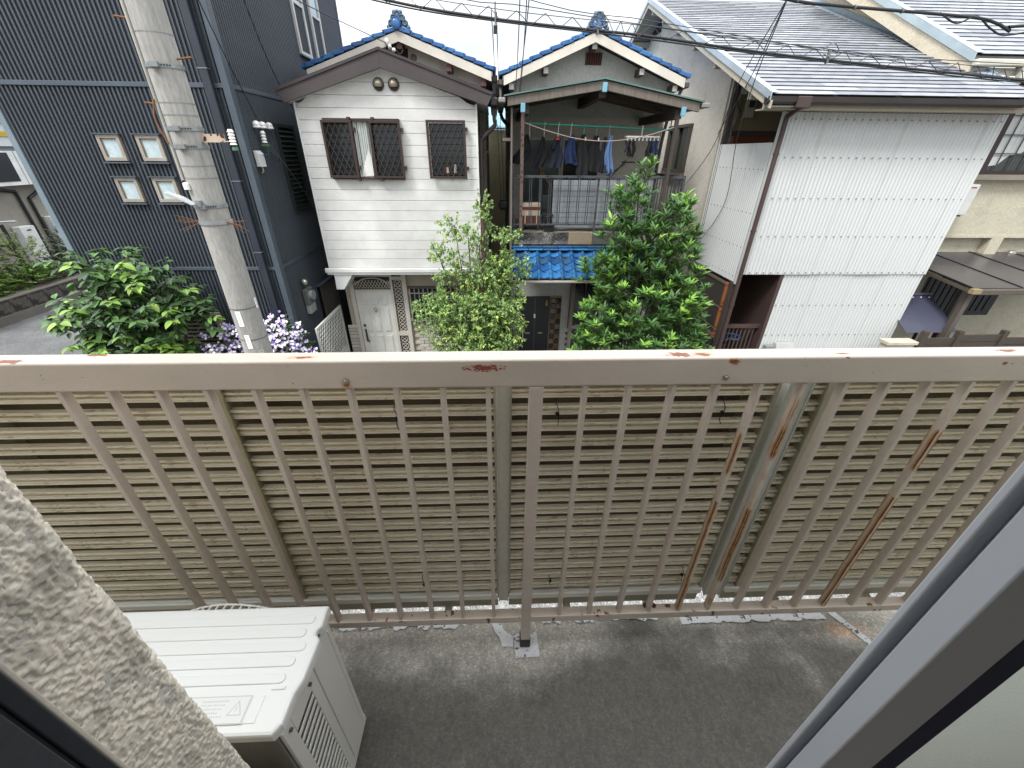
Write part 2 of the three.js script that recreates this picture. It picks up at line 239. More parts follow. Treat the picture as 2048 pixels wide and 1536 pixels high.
// ================================================================ balcony railing
const railPaint = [0.86, 0.80, 0.745];
{
  const X0 = -1.95, L = 4.3, VH = 0.125;
  const blobs = [[-0.985, 0.078, 0.030, 0.009, 0], [-0.83, 0.105, 0.022, 0.006, 0], [-0.405, 0.086, 0.020, 0.0045, 1], [0.385, 0.083, 0.028, 0.010, 0], [0.44, 0.084, 0.018, 0.007, 1], [0.503, 0.058, 0.009, 0.006, 1], [0.745, 0.082, 0.013, 0.003, 0], [0.748, 0.064, 0.006, 0.003, 0], [1.13, 0.09, 0.024, 0.006, 0], [1.11, 0.046, 0.006, 0.004, 0], [1.128, 0.045, 0.004, 0.002, 0], [-0.025, 0.047, 0.040, 0.007, 2], [-0.317, 0.014, 0.007, 0.009, 1], [0.494, 0.016, 0.006, 0.005, 1]];
  const rt = tex(2048, 256, (u, v) => {
    const x = X0 + u * L, y = v * VH, n = fb(u, v, 500, 20, 4, 3), n2 = fb(u, v, 1024, 60, 2, 9), d = fb(u, v, 40, 2, 4, 13);
    let c = [...railPaint], k = 0.97 + 0.07 * (d - 0.5) + 0.03 * (n2 - 0.5); c = c.map(q => q * k);
    for (const [bx0, by, rx, ry, kind] of blobs) {
      const e = Math.hypot((x - bx0) / rx, (y - by) / ry);
      if (e > 2.2) continue;
      if (kind === 2) { if (e < 1.25 && n2 + n * 0.6 > 0.78 - 0.25 * (1 - e)) c = [0.60, 0.31, 0.26]; continue; }
      const s = step(1.15, 0.75, e + (n - 0.5) * 1.7), halo = kind === 1 ? step(2.1, 0.6, e + (n - 0.5)) * 0.5 : 0;
      c = [lerp(c[0], 0.78, halo), lerp(c[1], 0.50, halo), lerp(c[2], 0.30, halo)];
      c = [lerp(c[0], 0.46 + 0.2 * n2, s), lerp(c[1], 0.24 + 0.16 * n2, s), lerp(c[2], 0.17 + 0.1 * n2, s)];
    }
    const speck = vn(u, v, 700, 36, 41); if (speck > 0.985) c = c.map(q => q * 0.55);
    return c;
  }, true, 1, 1);
  const f = thing('balcony_railing', 'beige painted steel balcony railing with rust spots and upright bars', 'railing', [0.1, 2.92, -0.755]);
  let g = new RoundedBoxGeometry(L - 0.02, 0.066, 0.047, 3, 0.005).translate(X0 + L / 2, 3.997, -0.7635); g = g.index ? g.toNonIndexed() : g;
  const p = g.attributes.position, uv = g.attributes.uv; for (let i = 0; i < p.count; i++) uv.setXY(i, (p.getX(i) - X0) / L, (clamp(p.getY(i) - 3.964, 0, 0.066) + Math.max(0, -p.getZ(i) - 0.74)) / VH);
  const top = part('top_rail', g, mat(0xffffff, 0.42, { map: rt }), f, false);
  const bolt = mat(0xa89f93, 0.4, { metalness: 0.6 });
  for (const x of [-0.317, 0.494]) part('bolt', mg([disc(x, 3.984, -0.7385, 0.0062, 0.005, 14), sph(x, 3.984, -0.7365, 0.0045, 0.0045, 0.003, 10)]), bolt, top);
  const paint = new THREE.Color().setRGB(...railPaint, THREE.SRGBColorSpace);
  const pm = mat(paint, 0.5, { map: tex(256, 512, (u, v) => { const n = fb(u, v, 12, 30, 3, 5), s = vn(u, v, 90, 200, 14); return g3(0.97 + 0.05 * (n - 0.5) - (s > 0.988 ? 0.4 : 0)); }, true, 0.25, 0.5) });
  const rusty = k => mat(paint, 0.55, { map: tex(128, 1024, (u, v) => { const e = fb(u, v, 6, 90, 3, 9 + k), e2 = fb(u, v, 3, 26, 3, 29 + k); const q0 = u + 0.35 * (fb(0.5, v, 2, 14, 3, 61 + k) - 0.5) + 0.1 * (e - 0.5), dd = Math.abs(q0 - Math.floor(q0) - 0.5), len = step(0.5, 0.62, fb(0.3, v, 2, 7, 2, 81 + k) + 0.45 * (v - 0.3)); const run = step(0.13, 0.07, dd + 0.10 * (e - 0.4)) * len, wash = step(0.5, 0.1, dd) * len * 0.85 + step(0.55, 0.8, e2) * 0.25; let c = [lerp(1, 0.83, wash), lerp(1, 0.66, wash), lerp(1, 0.45, wash)]; const q = 0.8 + 0.4 * e; return [lerp(c[0], 0.52 * q, run), lerp(c[1], 0.29 * q, run), lerp(c[2], 0.15 * q, run)]; }, true, 0.021, 0.9) });
  const rm = [rusty(0), rusty(50)];
  const bottom = part('bottom_rail', bx(X0, X0 + L, 3.07, 3.1, -0.772, -0.741, 0.002), mat(paint, 0.5, { map: tex(1024, 64, (u, v) => { const n = fb(u, v, 60, 4, 3, 5), e = fb(u, v, 220, 6, 3, 9); const s = step(0.69, 0.74, n * 0.62 + e * 0.42); return [lerp(1, 0.55, s), lerp(1, 0.38, s), lerp(1, 0.28, s)]; }, true, 2.1, 0.13) }), f);
  const xs = []; for (let k = -9; k <= 0; k++) xs.push(-0.0205 + k * 0.0991); for (let k = 0; k < 20; k++) xs.push(0.1925 + k * 0.0981);
  xs.forEach((x, i) => { const k = x > 0.57 && x < 0.59 ? 1 : x > 0.67 && x < 0.69 ? 0 : x > 1.06 && x < 1.09 ? 1 : -1; part('baluster', bx(x - 0.0055, x + 0.0055, 3.101, 3.963, -0.7645, -0.7435, 0.0012), k < 0 ? pm : rm[k], f); });
  part('post', bx(0.0695, 0.0995, 2.965, 3.9638, -0.769, -0.7403, 0.001), pm, f);
  part('post_foot', bx(0.0665, 0.1025, 2.9245, 2.968, -0.772, -0.737, 0.004), grainy(0x4c4a46, 0.9), f);
  part('rust_lump', mg([sph(0.497, 3.105, -0.768, 0.014, 0.012, 0.010, 8), sph(0.483, 3.102, -0.766, 0.010, 0.006, 0.009, 8), sph(0.51, 3.102, -0.765, 0.008, 0.006, 0.009, 8)]), grainy(0x6a3a20, 0.95), f);
}

// ================================================================ louvred privacy screens behind the railing
{
  const base = [0.91, 0.875, 0.79];
  const st = k => mat(0xffffff, 0.3, { map: tex(1024, 256, (u, v) => { const run = fb(u, v, 5, 26, 4, 5 + k), fine = fb(u, v, 30, 90, 3, 8 + k), blot = fb(u, v, 6, 3, 3, 15 + k); const d = step(0.45, 0.8, run * 0.5 + blot * 0.5) * 0.12 + step(0.56, 0.8, fine) * 0.04; const e = step(0.70, 0.76, fb(u, v, 30, 24, 3, 25 + k)) * 0.16; return [base[0] * (1.06 - d * 0.8 - e), base[1] * (1.06 - d - e), base[2] * (1.06 - d * 1.3 - e)]; }, true, 0.72, 0.16) });
  const sm4 = [0, 100, 200].map(st);
  const alu = mat(0xecebe2, 0.3), frame = grainy(0xcdc7b2, 0.5);
  const slatShape = [[-0.8305, 0.0085], [-0.8296, 0.0102], [-0.8212, 0.0062], [-0.8192, 0.0086], [-0.8160, 0.0076], [-0.8158, 0.0030], [-0.8172, 0.0016], [-0.8265, 0.0008], [-0.8265, -0.0042], [-0.8185, -0.0050], [-0.8168, -0.0062], [-0.8172, -0.0105], [-0.8186, -0.0125], [-0.8168, -0.0158], [-0.8192, -0.0172], [-0.8280, -0.0120], [-0.8290, 0.0030]];
  const panels = [['left end of the balcony behind a concrete wall corner', -1.955, -1.322], ['between the stucco corner and the air conditioner', -1.312, -0.652], ['left of the steel post, between two uprights', -0.642, -0.006], ['right of the steel post', 0.030, 0.684], ['next to the sliding door, past the double upright', 0.768, 1.472]];
  const labels = ['cream louvred screen panel half hidden behind the stucco corner', 'cream louvred screen panel behind the air conditioner', 'cream louvred screen panel immediately before the thick steel post', 'cream louvred screen panel directly after the thick steel post', 'cream louvred screen panel beyond the double upright, beside sliding door'];
  panels.forEach(([_, x0, x1], pi) => {
    const t = thing('privacy_screen', labels[pi], 'screen', [(x0 + x1) / 2, 3.05, -0.82], 'louvred screens along the balcony railing');
    const gs = uvm(prismX(slatShape, x0 + 0.004, x1 - 0.004));
    for (let k = 0; k < 16; k++) placed('slat', gs, sm4[(k * 7 + pi) % 3], t, 0, 3.155 + k * 0.05, 0);
    part('bottom_rail', mg([bx(x0, x1, 3.104, 3.124, -0.836, -0.80, 0.003), cyl([x0, 3.1265, -0.803], [x1, 3.1265, -0.803], 0.0045, 0.0045, 10)]), alu, t);
    part('sill_rail', bx(x0, x1, 3.052, 3.095, -0.842, -0.812, 0.002), frame, t);
    part('top_rail', bx(x0, x1, 3.928, 3.942, -0.936, -0.812, 0.002), frame, t); part('added_back_plate', bx(x0, x1, 3.097, 3.927, -0.936, -0.932), grainy(0x8a7b62, 0.8), t); part('bottom_plate', bx(x0, x1, 3.0965, 3.1035, -0.9315, -0.837), grainy(0x8a7b62, 0.8), t);  // brown back plate added behind the slats so the gaps stay dark
    for (const x of [x0, x1]) part('upright', bx(x - 0.004, x + 0.004, 3.096, 3.927, -0.9315, -0.811, 0.001), frame, t);
    if (pi > 1) for (const x of [x0 + 0.20, x1 - 0.17]) part('bracket', bx(x - 0.012, x + 0.012, 3.03, 3.052, -0.83, -0.775, 0.001), frame, t);
  });
  // cover strips
  const cs = [['narrow grey green cover strip beside the thick steel post', -0.004, 0.028, 0xe4e3d2, -0.808], ['wide pale grooved cover strip stained with rust', 0.700, 0.762, 0xe0e1d9, -0.806], ['yellowed cover strip along the edge of the last screen', 0.802, 0.826, 0xd2cdb2, -0.806], ['dirty yellowed cover strip behind a railing bar near the air conditioner', -0.656, -0.634, 0xc8c09c, -0.808]];
  cs.forEach(([lab, x0, x1, hex, z]) => { const t = thing('cover_strip', lab, 'strip', [(x0 + x1) / 2, 3.08, z]); const m = grainy(hex, 0.5, { map: T.streak }); part('face', bx(x0, x1, 3.085, 3.96, z - 0.003, z, 0.001), m, t); part('edge_bead', bx(x0, x0 + 0.004, 3.085, 3.96, z, z + 0.003, 0.001), m, t); part('edge_bead', bx(x1 - 0.004, x1, 3.085, 3.96, z, z + 0.003, 0.001), m, t); if (x1 - x0 > 0.05) { part('rib', bx((x0 + x1) / 2 - 0.006, (x0 + x1) / 2 + 0.004, 3.085, 3.96, z, z + 0.004, 0.001), m, t); } part('leg', bx(x0 + 0.004, x0 + 0.007, 3.085, 3.96, z - 0.03, z - 0.003), m, t); });
  // black cable ties
  const tie = mat(0x141414, 0.5);
  [['bent black cable tie hanging on the upper slats near the cover strip', -0.245, 3.84], ['straight black cable tie on the upper slats beside the thick post', 0.145, 3.848], ['black cable tie with crossing tail next to the rusty bar', 0.558, 3.845], ['long black cable tie dangling to the bottom rail', -0.245, 3.185], ['short black cable tie low on the slats beside the thick post', 0.165, 3.185], ['looped black cable tie low beside the double upright', 0.60, 3.20]].forEach(([lab, x, y], i) => { const l = i === 4 ? 0.03 : 0.055, z = -0.8085; single('cable_tie', mg([tube([[x, y + l * 0.6, z - 0.02], [x - 0.003, y + l * 0.55, z], [x + 0.003, y + 0.01, z + 0.004], [x - 0.002 + (i % 2) * 0.006, y - l * 0.3, z + 0.002], [x + 0.004, y - l * 0.6, z + 0.004]], 0.0011, 18, 5), bx(x - 0.003, x + 0.003, y - 0.004, y + 0.004, z - 0.002, z + 0.004), tube(i === 2 || i === 5 ? [[x - 0.045, y - 0.004, z], [x - 0.01, y, z + 0.003], [x + 0.008, y + 0.002, z + 0.006]] : [[x - 0.006, y, z], [x, y, z + 0.003], [x + 0.006, y, z + 0.003]], 0.001, 10, 5)]), tie, lab, 'cable tie', 'black cable ties on the screens'); });
}

// ================================================================ air conditioner outdoor unit
{
  const a = thing('air_conditioner', 'white outdoor air conditioner unit with ribbed lid on balcony floor', 'air conditioner', [-0.78, 2.92, -0.43]);
  const w = mat(0xdedcd4, 0.42), dark = mat(0x101010, 0.9);
  const x1 = -0.397, x0 = -1.17, zb = -0.322, zf = -0.548, y0 = 2.955, y1 = 3.478;
  part('front_panel', bx(x0, x1 - 0.004, y0, y1, zf, zf + 0.012, 0.004), w, a);
  part('back_panel', bx(x0, x1 - 0.0105, y0, y1 - 0.001, zb - 0.008, zb + 0.001, 0.002), grainy(0x8d8a80, 0.7), a);
  part('base_pan', bx(x0, x1 - 0.002, y0 - 0.01, y0 + 0.02, zf, zb, 0.003), w, a);
  part('left_panel', bx(x0, x0 + 0.008, y0 + 0.02, y1, zf + 0.012, zb - 0.008), w, a);
  // right side: plain cover toward the street, louvred cover toward the wall
  part('side_panel', bx(x1 - 0.008, x1, y0 + 0.02, y1, zf + 0.012, zf + 0.098, 0.002), w, a);
  part('side_seam', bx(x1 - 0.006, x1 + 0.002, y0 + 0.022, y1 - 0.03, zf + 0.018, zf + 0.024, 0.001), w, a);
  const lv = part('service_cover', mg([bx(x1 - 0.010, x1 - 0.002, y0 + 0.02, y1, zf + 0.0985, zf + 0.124, 0.002), bx(x1 - 0.010, x1 - 0.002, y0 + 0.02, y1, zb - 0.032, zb - 0.004, 0.002), bx(x1 - 0.010, x1 - 0.002, y1 - 0.062, y1, zf + 0.124, zb - 0.032), bx(x1 - 0.010, x1 - 0.002, y0 + 0.02, y0 + 0.04, zf + 0.124, zb - 0.032)]), w, a);
  part('heat_exchanger', bx(x1 - 0.26, x1 - 0.25, y0 + 0.03, y1 - 0.02, zf + 0.02, zb - 0.01), grainy(0xb0b4b6, 0.5), a);
  for (let k = 0; k < 17; k++) { const y = y0 + 0.05 + k * 0.0255; part('louvre_blade', bx(x1 - 0.006, x1 - 0.0025, y, y + 0.0105, zf + 0.124, zb - 0.032, 0.001), w, lv); }
  // lid
  const out = [[x0 - 0.006, zf - 0.006], [x1 + 0.006, zf - 0.006], [x1 + 0.008, zf + 0.040], [x1 + 0.001, zf + 0.049], [x1 + 0.001, zf + 0.056], [x1 + 0.013, zf + 0.068], [x1 + 0.010, zf + 0.142], [x1 + 0.002, zf + 0.168], [x1 + 0.000, zb - 0.012], [x1 - 0.012, zb + 0.004], [x0 - 0.006, zb + 0.004]];
  const lid = part('lid', prismY(out, 3.472, 3.502, 0.006), mat(0xe9e8e3, 0.38), a);
  const capsule = (xa, xb, z, r, y) => { const s = new THREE.Shape(); s.moveTo(xa, -z - r); s.lineTo(xb - r, -z - r); s.absarc(xb - r, -z, r, -Math.PI / 2, Math.PI / 2, false); s.lineTo(xa, -z + r); s.closePath(); return new THREE.ExtrudeGeometry(s, { depth: 0.0022, bevelEnabled: true, bevelSize: 0.0022, bevelThickness: 0.0022, bevelSegments: 3, curveSegments: 10 }).applyMatrix4(basisY).translate(0, y, 0); };
  [[0.018, -0.014], [0.046, -0.022], [0.074, -0.012], [0.102, -0.022], [0.132, -0.028]].forEach(([dz, dx]) => part('rib', capsule(x0 + 0.03, x1 + dx, zf + dz + 0.008, 0.0075, 3.5), lid.material, lid));
  part('embossed_panel', bx(x0 + 0.05, x1 - 0.05, 3.5, 3.5035, zf + 0.168, zb - 0.014, 0.0017), lid.material, lid);
  part('stop_mark', bx(x1 - 0.045, x1 - 0.018, 3.5, 3.504, zf + 0.153, zf + 0.160, 0.0015), lid.material, lid);
  const sticker = (() => { const c = document.createElement('canvas'); c.width = 256; c.height = 96; const k = c.getContext('2d'); k.fillStyle = '#e6e5e0'; k.fillRect(0, 0, 256, 96); k.strokeStyle = '#c4c3bd'; k.lineWidth = 3; k.strokeRect(3, 3, 250, 90); const tri = x => { k.beginPath(); k.moveTo(x, 20); k.lineTo(x + 24, 66); k.lineTo(x - 24, 66); k.closePath(); k.stroke(); k.beginPath(); k.moveTo(x, 36); k.lineTo(x, 54); k.stroke(); }; tri(40); tri(216); k.fillStyle = '#c6c5c0'; for (let r = 0; r < 5; r++) for (let i = 0; i < 12 - (r * 5) % 4; i++) k.fillRect(84 + i * 8, 16 + r * 13, 5 - (i * r) % 3, 5); const t = new THREE.CanvasTexture(c); t.colorSpace = THREE.SRGBColorSpace; return t; })();
  { const g = new THREE.PlaneGeometry(0.13, 0.045).rotateX(-Math.PI / 2).translate(-0.535, 3.5045, zb - 0.036); part('warning_sticker', g, mat(0xffffff, 0.5, { map: sticker }), lid, false); }
  const screw = mat(0x6f6c66, 0.4, { metalness: 0.7 });
  for (const [y, z] of [[3.487, zf + 0.053], [3.44, zf + 0.125], [3.455, zb - 0.02]]) part('screw', new THREE.CylinderGeometry(0.004, 0.004, 0.004, 10).rotateZ(Math.PI / 2).translate(x1 + 0.001, y, z), screw, a);
  part('screw', disc(-0.49, 3.486, zb + 0.0045, 0.0035, 0.003, 10), mat(0x2a2a2a, 0.6), a);
  // fan guard bulging toward the street
  const fan = part('fan_guard', mg([...Array(7)].map((_, k) => new THREE.TorusGeometry(0.045 + k * 0.0268, 0.0028, 6, 40).translate(-0.655, 3.25, zf - 0.055 + 0.002 * k))), w, a);
  part('spoke', mg([...Array(72)].map((_, k) => { const t = k / 72 * Math.PI * 2; return mg([cyl([-0.655 + 0.045 * Math.cos(t), 3.25 + 0.045 * Math.sin(t), zf - 0.055], [-0.655 + 0.206 * Math.cos(t), 3.25 + 0.206 * Math.sin(t), zf - 0.045], 0.0022, 0.0022, 5), cyl([-0.655 + 0.206 * Math.cos(t), 3.25 + 0.206 * Math.sin(t), zf - 0.045], [-0.655 + 0.214 * Math.cos(t), 3.25 + 0.214 * Math.sin(t), zf - 0.002], 0.0022, 0.0022, 5)]); })), w, fan);
  part('rim', new THREE.TorusGeometry(0.214, 0.007, 8, 48).translate(-0.655, 3.25, zf - 0.004), w, fan);
  for (const x of [x0 + 0.14, x1 - 0.16]) part('foot', bx(x - 0.03, x + 0.03, 2.9205, 2.946, zf - 0.01, zb + 0.01, 0.003), dark, a);
}

// ================================================================ dark blue corrugated building
const navy = grainy(0x474e56, 0.6), navyTrim = grainy(0x4e5862, 0.5), navyDark = grainy(0x2a303c, 0.5);
const glassFrost = mat(0xbfd0d4, 0.45, { map: withRepeat(T.grain, 0.25, 0.25) });
{
  const b = thing('corrugated_building', 'tall dark blue corrugated metal building behind the utility pole', 'building', [-4.9, 0, -9]);
  const F = -6.5, XL = -6.45, XR = -3.41, ZB = -11.75, H = 9.2;
  part('wall_core', bx(XL + 0.04, XR - 0.04, 0, H, ZB + 0.04, F - 0.04), navy, b);
  const lv = [[0, 2.77], [2.82, 5.095], [5.145, H]];
  for (const [y0, y1] of lv) {
    part('front_cladding', ribbon(ribs(XL + 0.06, XR - 0.06, F, 0.0565, 0.026, 0.5), y0, y1), navy, b);
    const g = ribbon(ribs(-ZB * 0 + 0.06, (F - ZB) - 0.04, 0, 0.0565, 0.026, 0.5), y0, y1).rotateY(Math.PI / 2).translate(XR, 0, F);
    part('side_cladding', g, navy, b);
    part('far_side_cladding', ribbon(ribs(0.06, F - ZB - 0.04, 0, 0.0565, 0.026, 0.5), y0, y1).rotateY(-Math.PI / 2).translate(XL, 0, ZB), navy, b);
  }
  for (const y of [2.77, 5.095]) { part('band_flashing', bx(XL, XR + 0.008, y, y + 0.05, F - 0.02, F + 0.012, 0.003), navyTrim, b); part('band_flashing', bx(XR - 0.02, XR + 0.010, y + 0.001, y + 0.049, ZB, F - 0.021, 0.003), navyTrim, b); }
  part('corner_trim', mg([bx(XR - 0.075, XR + 0.014, 0, H, F - 0.02, F + 0.014, 0.004), bx(XR - 0.02, XR + 0.0135, 0, H, F - 0.1, F - 0.0205)]), navyTrim, b);
  part('corner_trim', bx(XL - 0.012, XL + 0.07, 0, H, F - 0.06, F + 0.015, 0.004), grainy(0x7e8d96, 0.5), b);
  part('corner_trim', bx(XR - 0.02, XR + 0.014, 0, H, ZB - 0.01, ZB + 0.05), navyTrim, b);
  const dp = part('downpipe', bx(-3.685, -3.575, 0, H, F + 0.016, F + 0.085, 0.012), navyDark, b);
  for (const y of [3.05, 4.02, 5.28]) part('bracket', bx(-3.69, -3.57, y, y + 0.012, F + 0.014, F + 0.089), grainy(0x8a929a, 0.4, { metalness: 0.5 }), dp);
  const beige = grainy(0xa39a8e, 0.55), beigeIn = beige;
  const win = (x0, x1, y0, y1) => {
    const w = part('window', bx(x0 + 0.03, x1 - 0.03, y0 + 0.03, y1 - 0.03, F - 0.03, F - 0.012), mat(0x1b2026, 0.5), b);
    part('frame', mg([bx(x0, x1, y1 - 0.042, y1, F - 0.02, F + 0.03, 0.003), bx(x0, x1, y0, y0 + 0.042, F - 0.02, F + 0.031, 0.003), bx(x0, x0 + 0.042, y0 + 0.042, y1 - 0.042, F - 0.02, F + 0.029), bx(x1 - 0.042, x1, y0 + 0.042, y1 - 0.042, F - 0.02, F + 0.029)]), beige, w);
    part('inner_frame', mg([bx(x0 + 0.0425, x1 - 0.0425, y1 - 0.06, y1 - 0.043, F - 0.011, F + 0.008), bx(x0 + 0.0425, x0 + 0.056, y0 + 0.043, y1 - 0.0605, F - 0.011, F + 0.008), bx(x1 - 0.05, x1 - 0.0425, y0 + 0.043, y1 - 0.0605, F - 0.011, F + 0.008)]), beigeIn, w);
    part('pane', bx(x0 + 0.0565, x1 - 0.0505, y0 + 0.043, y1 - 0.0605, F + 0.003, F + 0.007), glassFrost, w);
    part('flashing', bx(x0 - 0.03, x1 + 0.03, y1 + 0.002, y1 + 0.016, F - 0.01, F + 0.05), navyTrim, w);
    part('sill', bx(x0 - 0.02, x1 + 0.03, y0 - 0.03, y0 - 0.012, F - 0.01, F + 0.045), navyTrim, w);
  };
  win(-5.325, -5.03, 4.262, 4.57); win(-4.815, -4.505, 4.262, 4.57); win(-5.325, -5.03, 3.745, 4.06); win(-4.815, -4.505, 3.745, 4.06);
  win(-5.07, -4.86, 2.06, 2.34);
  { const w = part('window', bx(-5.72, -4.62, 1.35, 2.02, F - 0.03, F - 0.008), mat(0x14181d, 0.4), b); part('frame', mg([bx(-5.76, -4.58, 2.02, 2.08, F - 0.02, F + 0.05), bx(-5.76, -4.58, 1.29, 1.35, F - 0.02, F + 0.05), bx(-5.76, -5.70, 1.35, 2.02, F - 0.02, F + 0.05), bx(-4.66, -4.58, 1.35, 2.02, F - 0.02, F + 0.05)]), beige, w); for (let k = 0; k < 9; k++) part('slat', bx(-5.7, -4.66, 1.38 + k * 0.07, 1.405 + k * 0.07, F + 0.0, F + 0.03), grainy(0x6f675b, 0.6), w); }
  // two tall windows high on the side wall
  for (const z of [-9.17, -9.98]) {
    const w = part('window', bx(XR - 0.01, XR + 0.012, 5.92, 7.5, z - 0.44, z), mat(0x161b21, 0.15), b), fr = grainy(0xc9c6bd, 0.5);
    part('frame', mg([bx(XR + 0.001, XR + 0.04, 5.89, 5.93, z - 0.47, z + 0.03), bx(XR + 0.001, XR + 0.039, 5.93, 7.5, z - 0.03, z + 0.03), bx(XR + 0.001, XR + 0.039, 5.93, 7.5, z - 0.47, z - 0.41), bx(XR + 0.001, XR + 0.038, 6.58, 6.62, z - 0.41, z - 0.03)]), fr, w);
    part('upper_pane', bx(XR + 0.014, XR + 0.018, 6.62, 7.5, z - 0.41, z - 0.03), mat(0x9fb0b8, 0.08, { metalness: 0.6 }), w);
    part('insect_screen', bx(XR + 0.014, XR + 0.018, 5.93, 6.58, z - 0.41, z - 0.03), mat(0x23292f, 0.8), w);
    part('sill', bx(XR + 0.001, XR + 0.055, 5.86, 5.885, z - 0.5, z + 0.05), navyTrim, w);
  }
  // dark green louvre shutter
  { const s = part('louvre_shutter', bx(XR - 0.005, XR + 0.012, 3.56, 4.72, -8.04, -7.50), mat(0x10191a, 0.6), b), gm = grainy(0x27352f, 0.6);
    part('frame', mg([bx(XR + 0.001, XR + 0.05, 4.72, 4.765, -8.08, -7.46), bx(XR + 0.001, XR + 0.05, 3.52, 3.56, -8.08, -7.46), bx(XR + 0.001, XR + 0.049, 3.56, 4.72, -7.50, -7.46), bx(XR + 0.001, XR + 0.049, 3.56, 4.72, -8.08, -8.04)]), grainy(0x2c3330, 0.6), s);
    for (let k = 0; k < 17; k++) { const y = 3.575 + k * 0.0675; part('blade', prismZ([[XR + 0.012, y + 0.05], [XR + 0.016, y + 0.052], [XR + 0.045, y + 0.004], [XR + 0.041, y]], -8.04, -7.50), gm, s); } }
  // grille window low on the side
  { const s = part('grille_window', bx(XR - 0.005, XR + 0.012, 0.9, 2.18, -8.5, -7.62), mat(0x0f1216, 0.4), b); part('hood', bx(XR + 0.001, XR + 0.09, 2.18, 2.2, -8.53, -7.59), navyTrim, s); for (let k = 0; k < 13; k++) part('bar', bx(XR + 0.055, XR + 0.07, 0.9, 2.17, -7.66 - k * 0.066, -7.645 - k * 0.066), grainy(0x6b655e, 0.5), s); part('grille_rail', bx(XR + 0.045, XR + 0.054, 1.0, 1.02, -8.5, -7.62), grainy(0x6b655e, 0.5), s); }
  // service entrance on the side wall: insulators, spool and a white box
  const por = mat(0xe6e6e2, 0.25), box = grainy(0xd8d9d7, 0.5);
  for (const z of [-6.83, -7.0, -7.2]) part('round_insulator', mg([sph(XR + 0.06, 4.72, z, 0.05, 0.045, 0.05, 12), new THREE.TorusGeometry(0.045, 0.012, 6, 16).rotateX(Math.PI / 2).translate(XR + 0.06, 4.69, z)]), por, b);
  part('stack_insulator', mg([...Array(4)].map((_, k) => new THREE.CylinderGeometry(0.022, 0.04, 0.032, 14).translate(XR + 0.08, 4.63 - k * 0.038, -6.9))), por, b);
  part('insulator_cap', bx(XR + 0.04, XR + 0.12, 4.455, 4.485, -6.94, -6.86), grainy(0x5a7a52, 0.5), b);
  part('junction_box', prismZ([[XR + 0.014, 4.2], [XR + 0.085, 4.2], [XR + 0.085, 4.36], [XR + 0.05, 4.40], [XR + 0.014, 4.40]], -6.77, -6.63, 0.006), box, b);
  part('conduit', tube([[XR + 0.05, 4.2, -6.7], [XR + 0.05, 4.14, -6.7], [XR + 0.02, 4.12, -6.71]], 0.01, 10), grainy(0xc2b48c, 0.6), b);
  part('loop_wire', mg([tube([[XR + 0.08, 4.46, -6.9], [XR + 0.2, 4.3, -6.95], [XR + 0.1, 4.28, -7.1], [XR + 0.06, 4.6, -7.15]], 0.006, 20, 5), tube([[XR + 0.08, 4.5, -6.9], [XR + 0.14, 4.36, -6.8], [XR + 0.06, 4.34, -6.72]], 0.005, 14, 5)]), mat(0x2b3a45, 0.6), b);
  // meter, lamp
  const mt = part('electric_meter', bx(XR + 0.014, XR + 0.10, 2.02, 2.30, -7.22, -6.98, 0.012), grainy(0x686a68, 0.5), b);
  part('meter_glass', new THREE.CylinderGeometry(0.085, 0.085, 0.06, 20).rotateZ(Math.PI / 2).translate(XR + 0.128, 2.18, -7.10), mat(0x9aa2a2, 0.1, { metalness: 0.3 }), mt);
  part('terminal_cover', bx(XR + 0.014, XR + 0.09, 1.86, 2.015, -7.24, -6.99, 0.01), grainy(0xa8a9a6, 0.4), mt);
  part('lamp_globe', sph(XR + 0.08, 2.43, -7.03, 0.055, 0.055, 0.055, 14), mat(0xb9b4a4, 0.15, { metalness: 0.7 }), b);
}
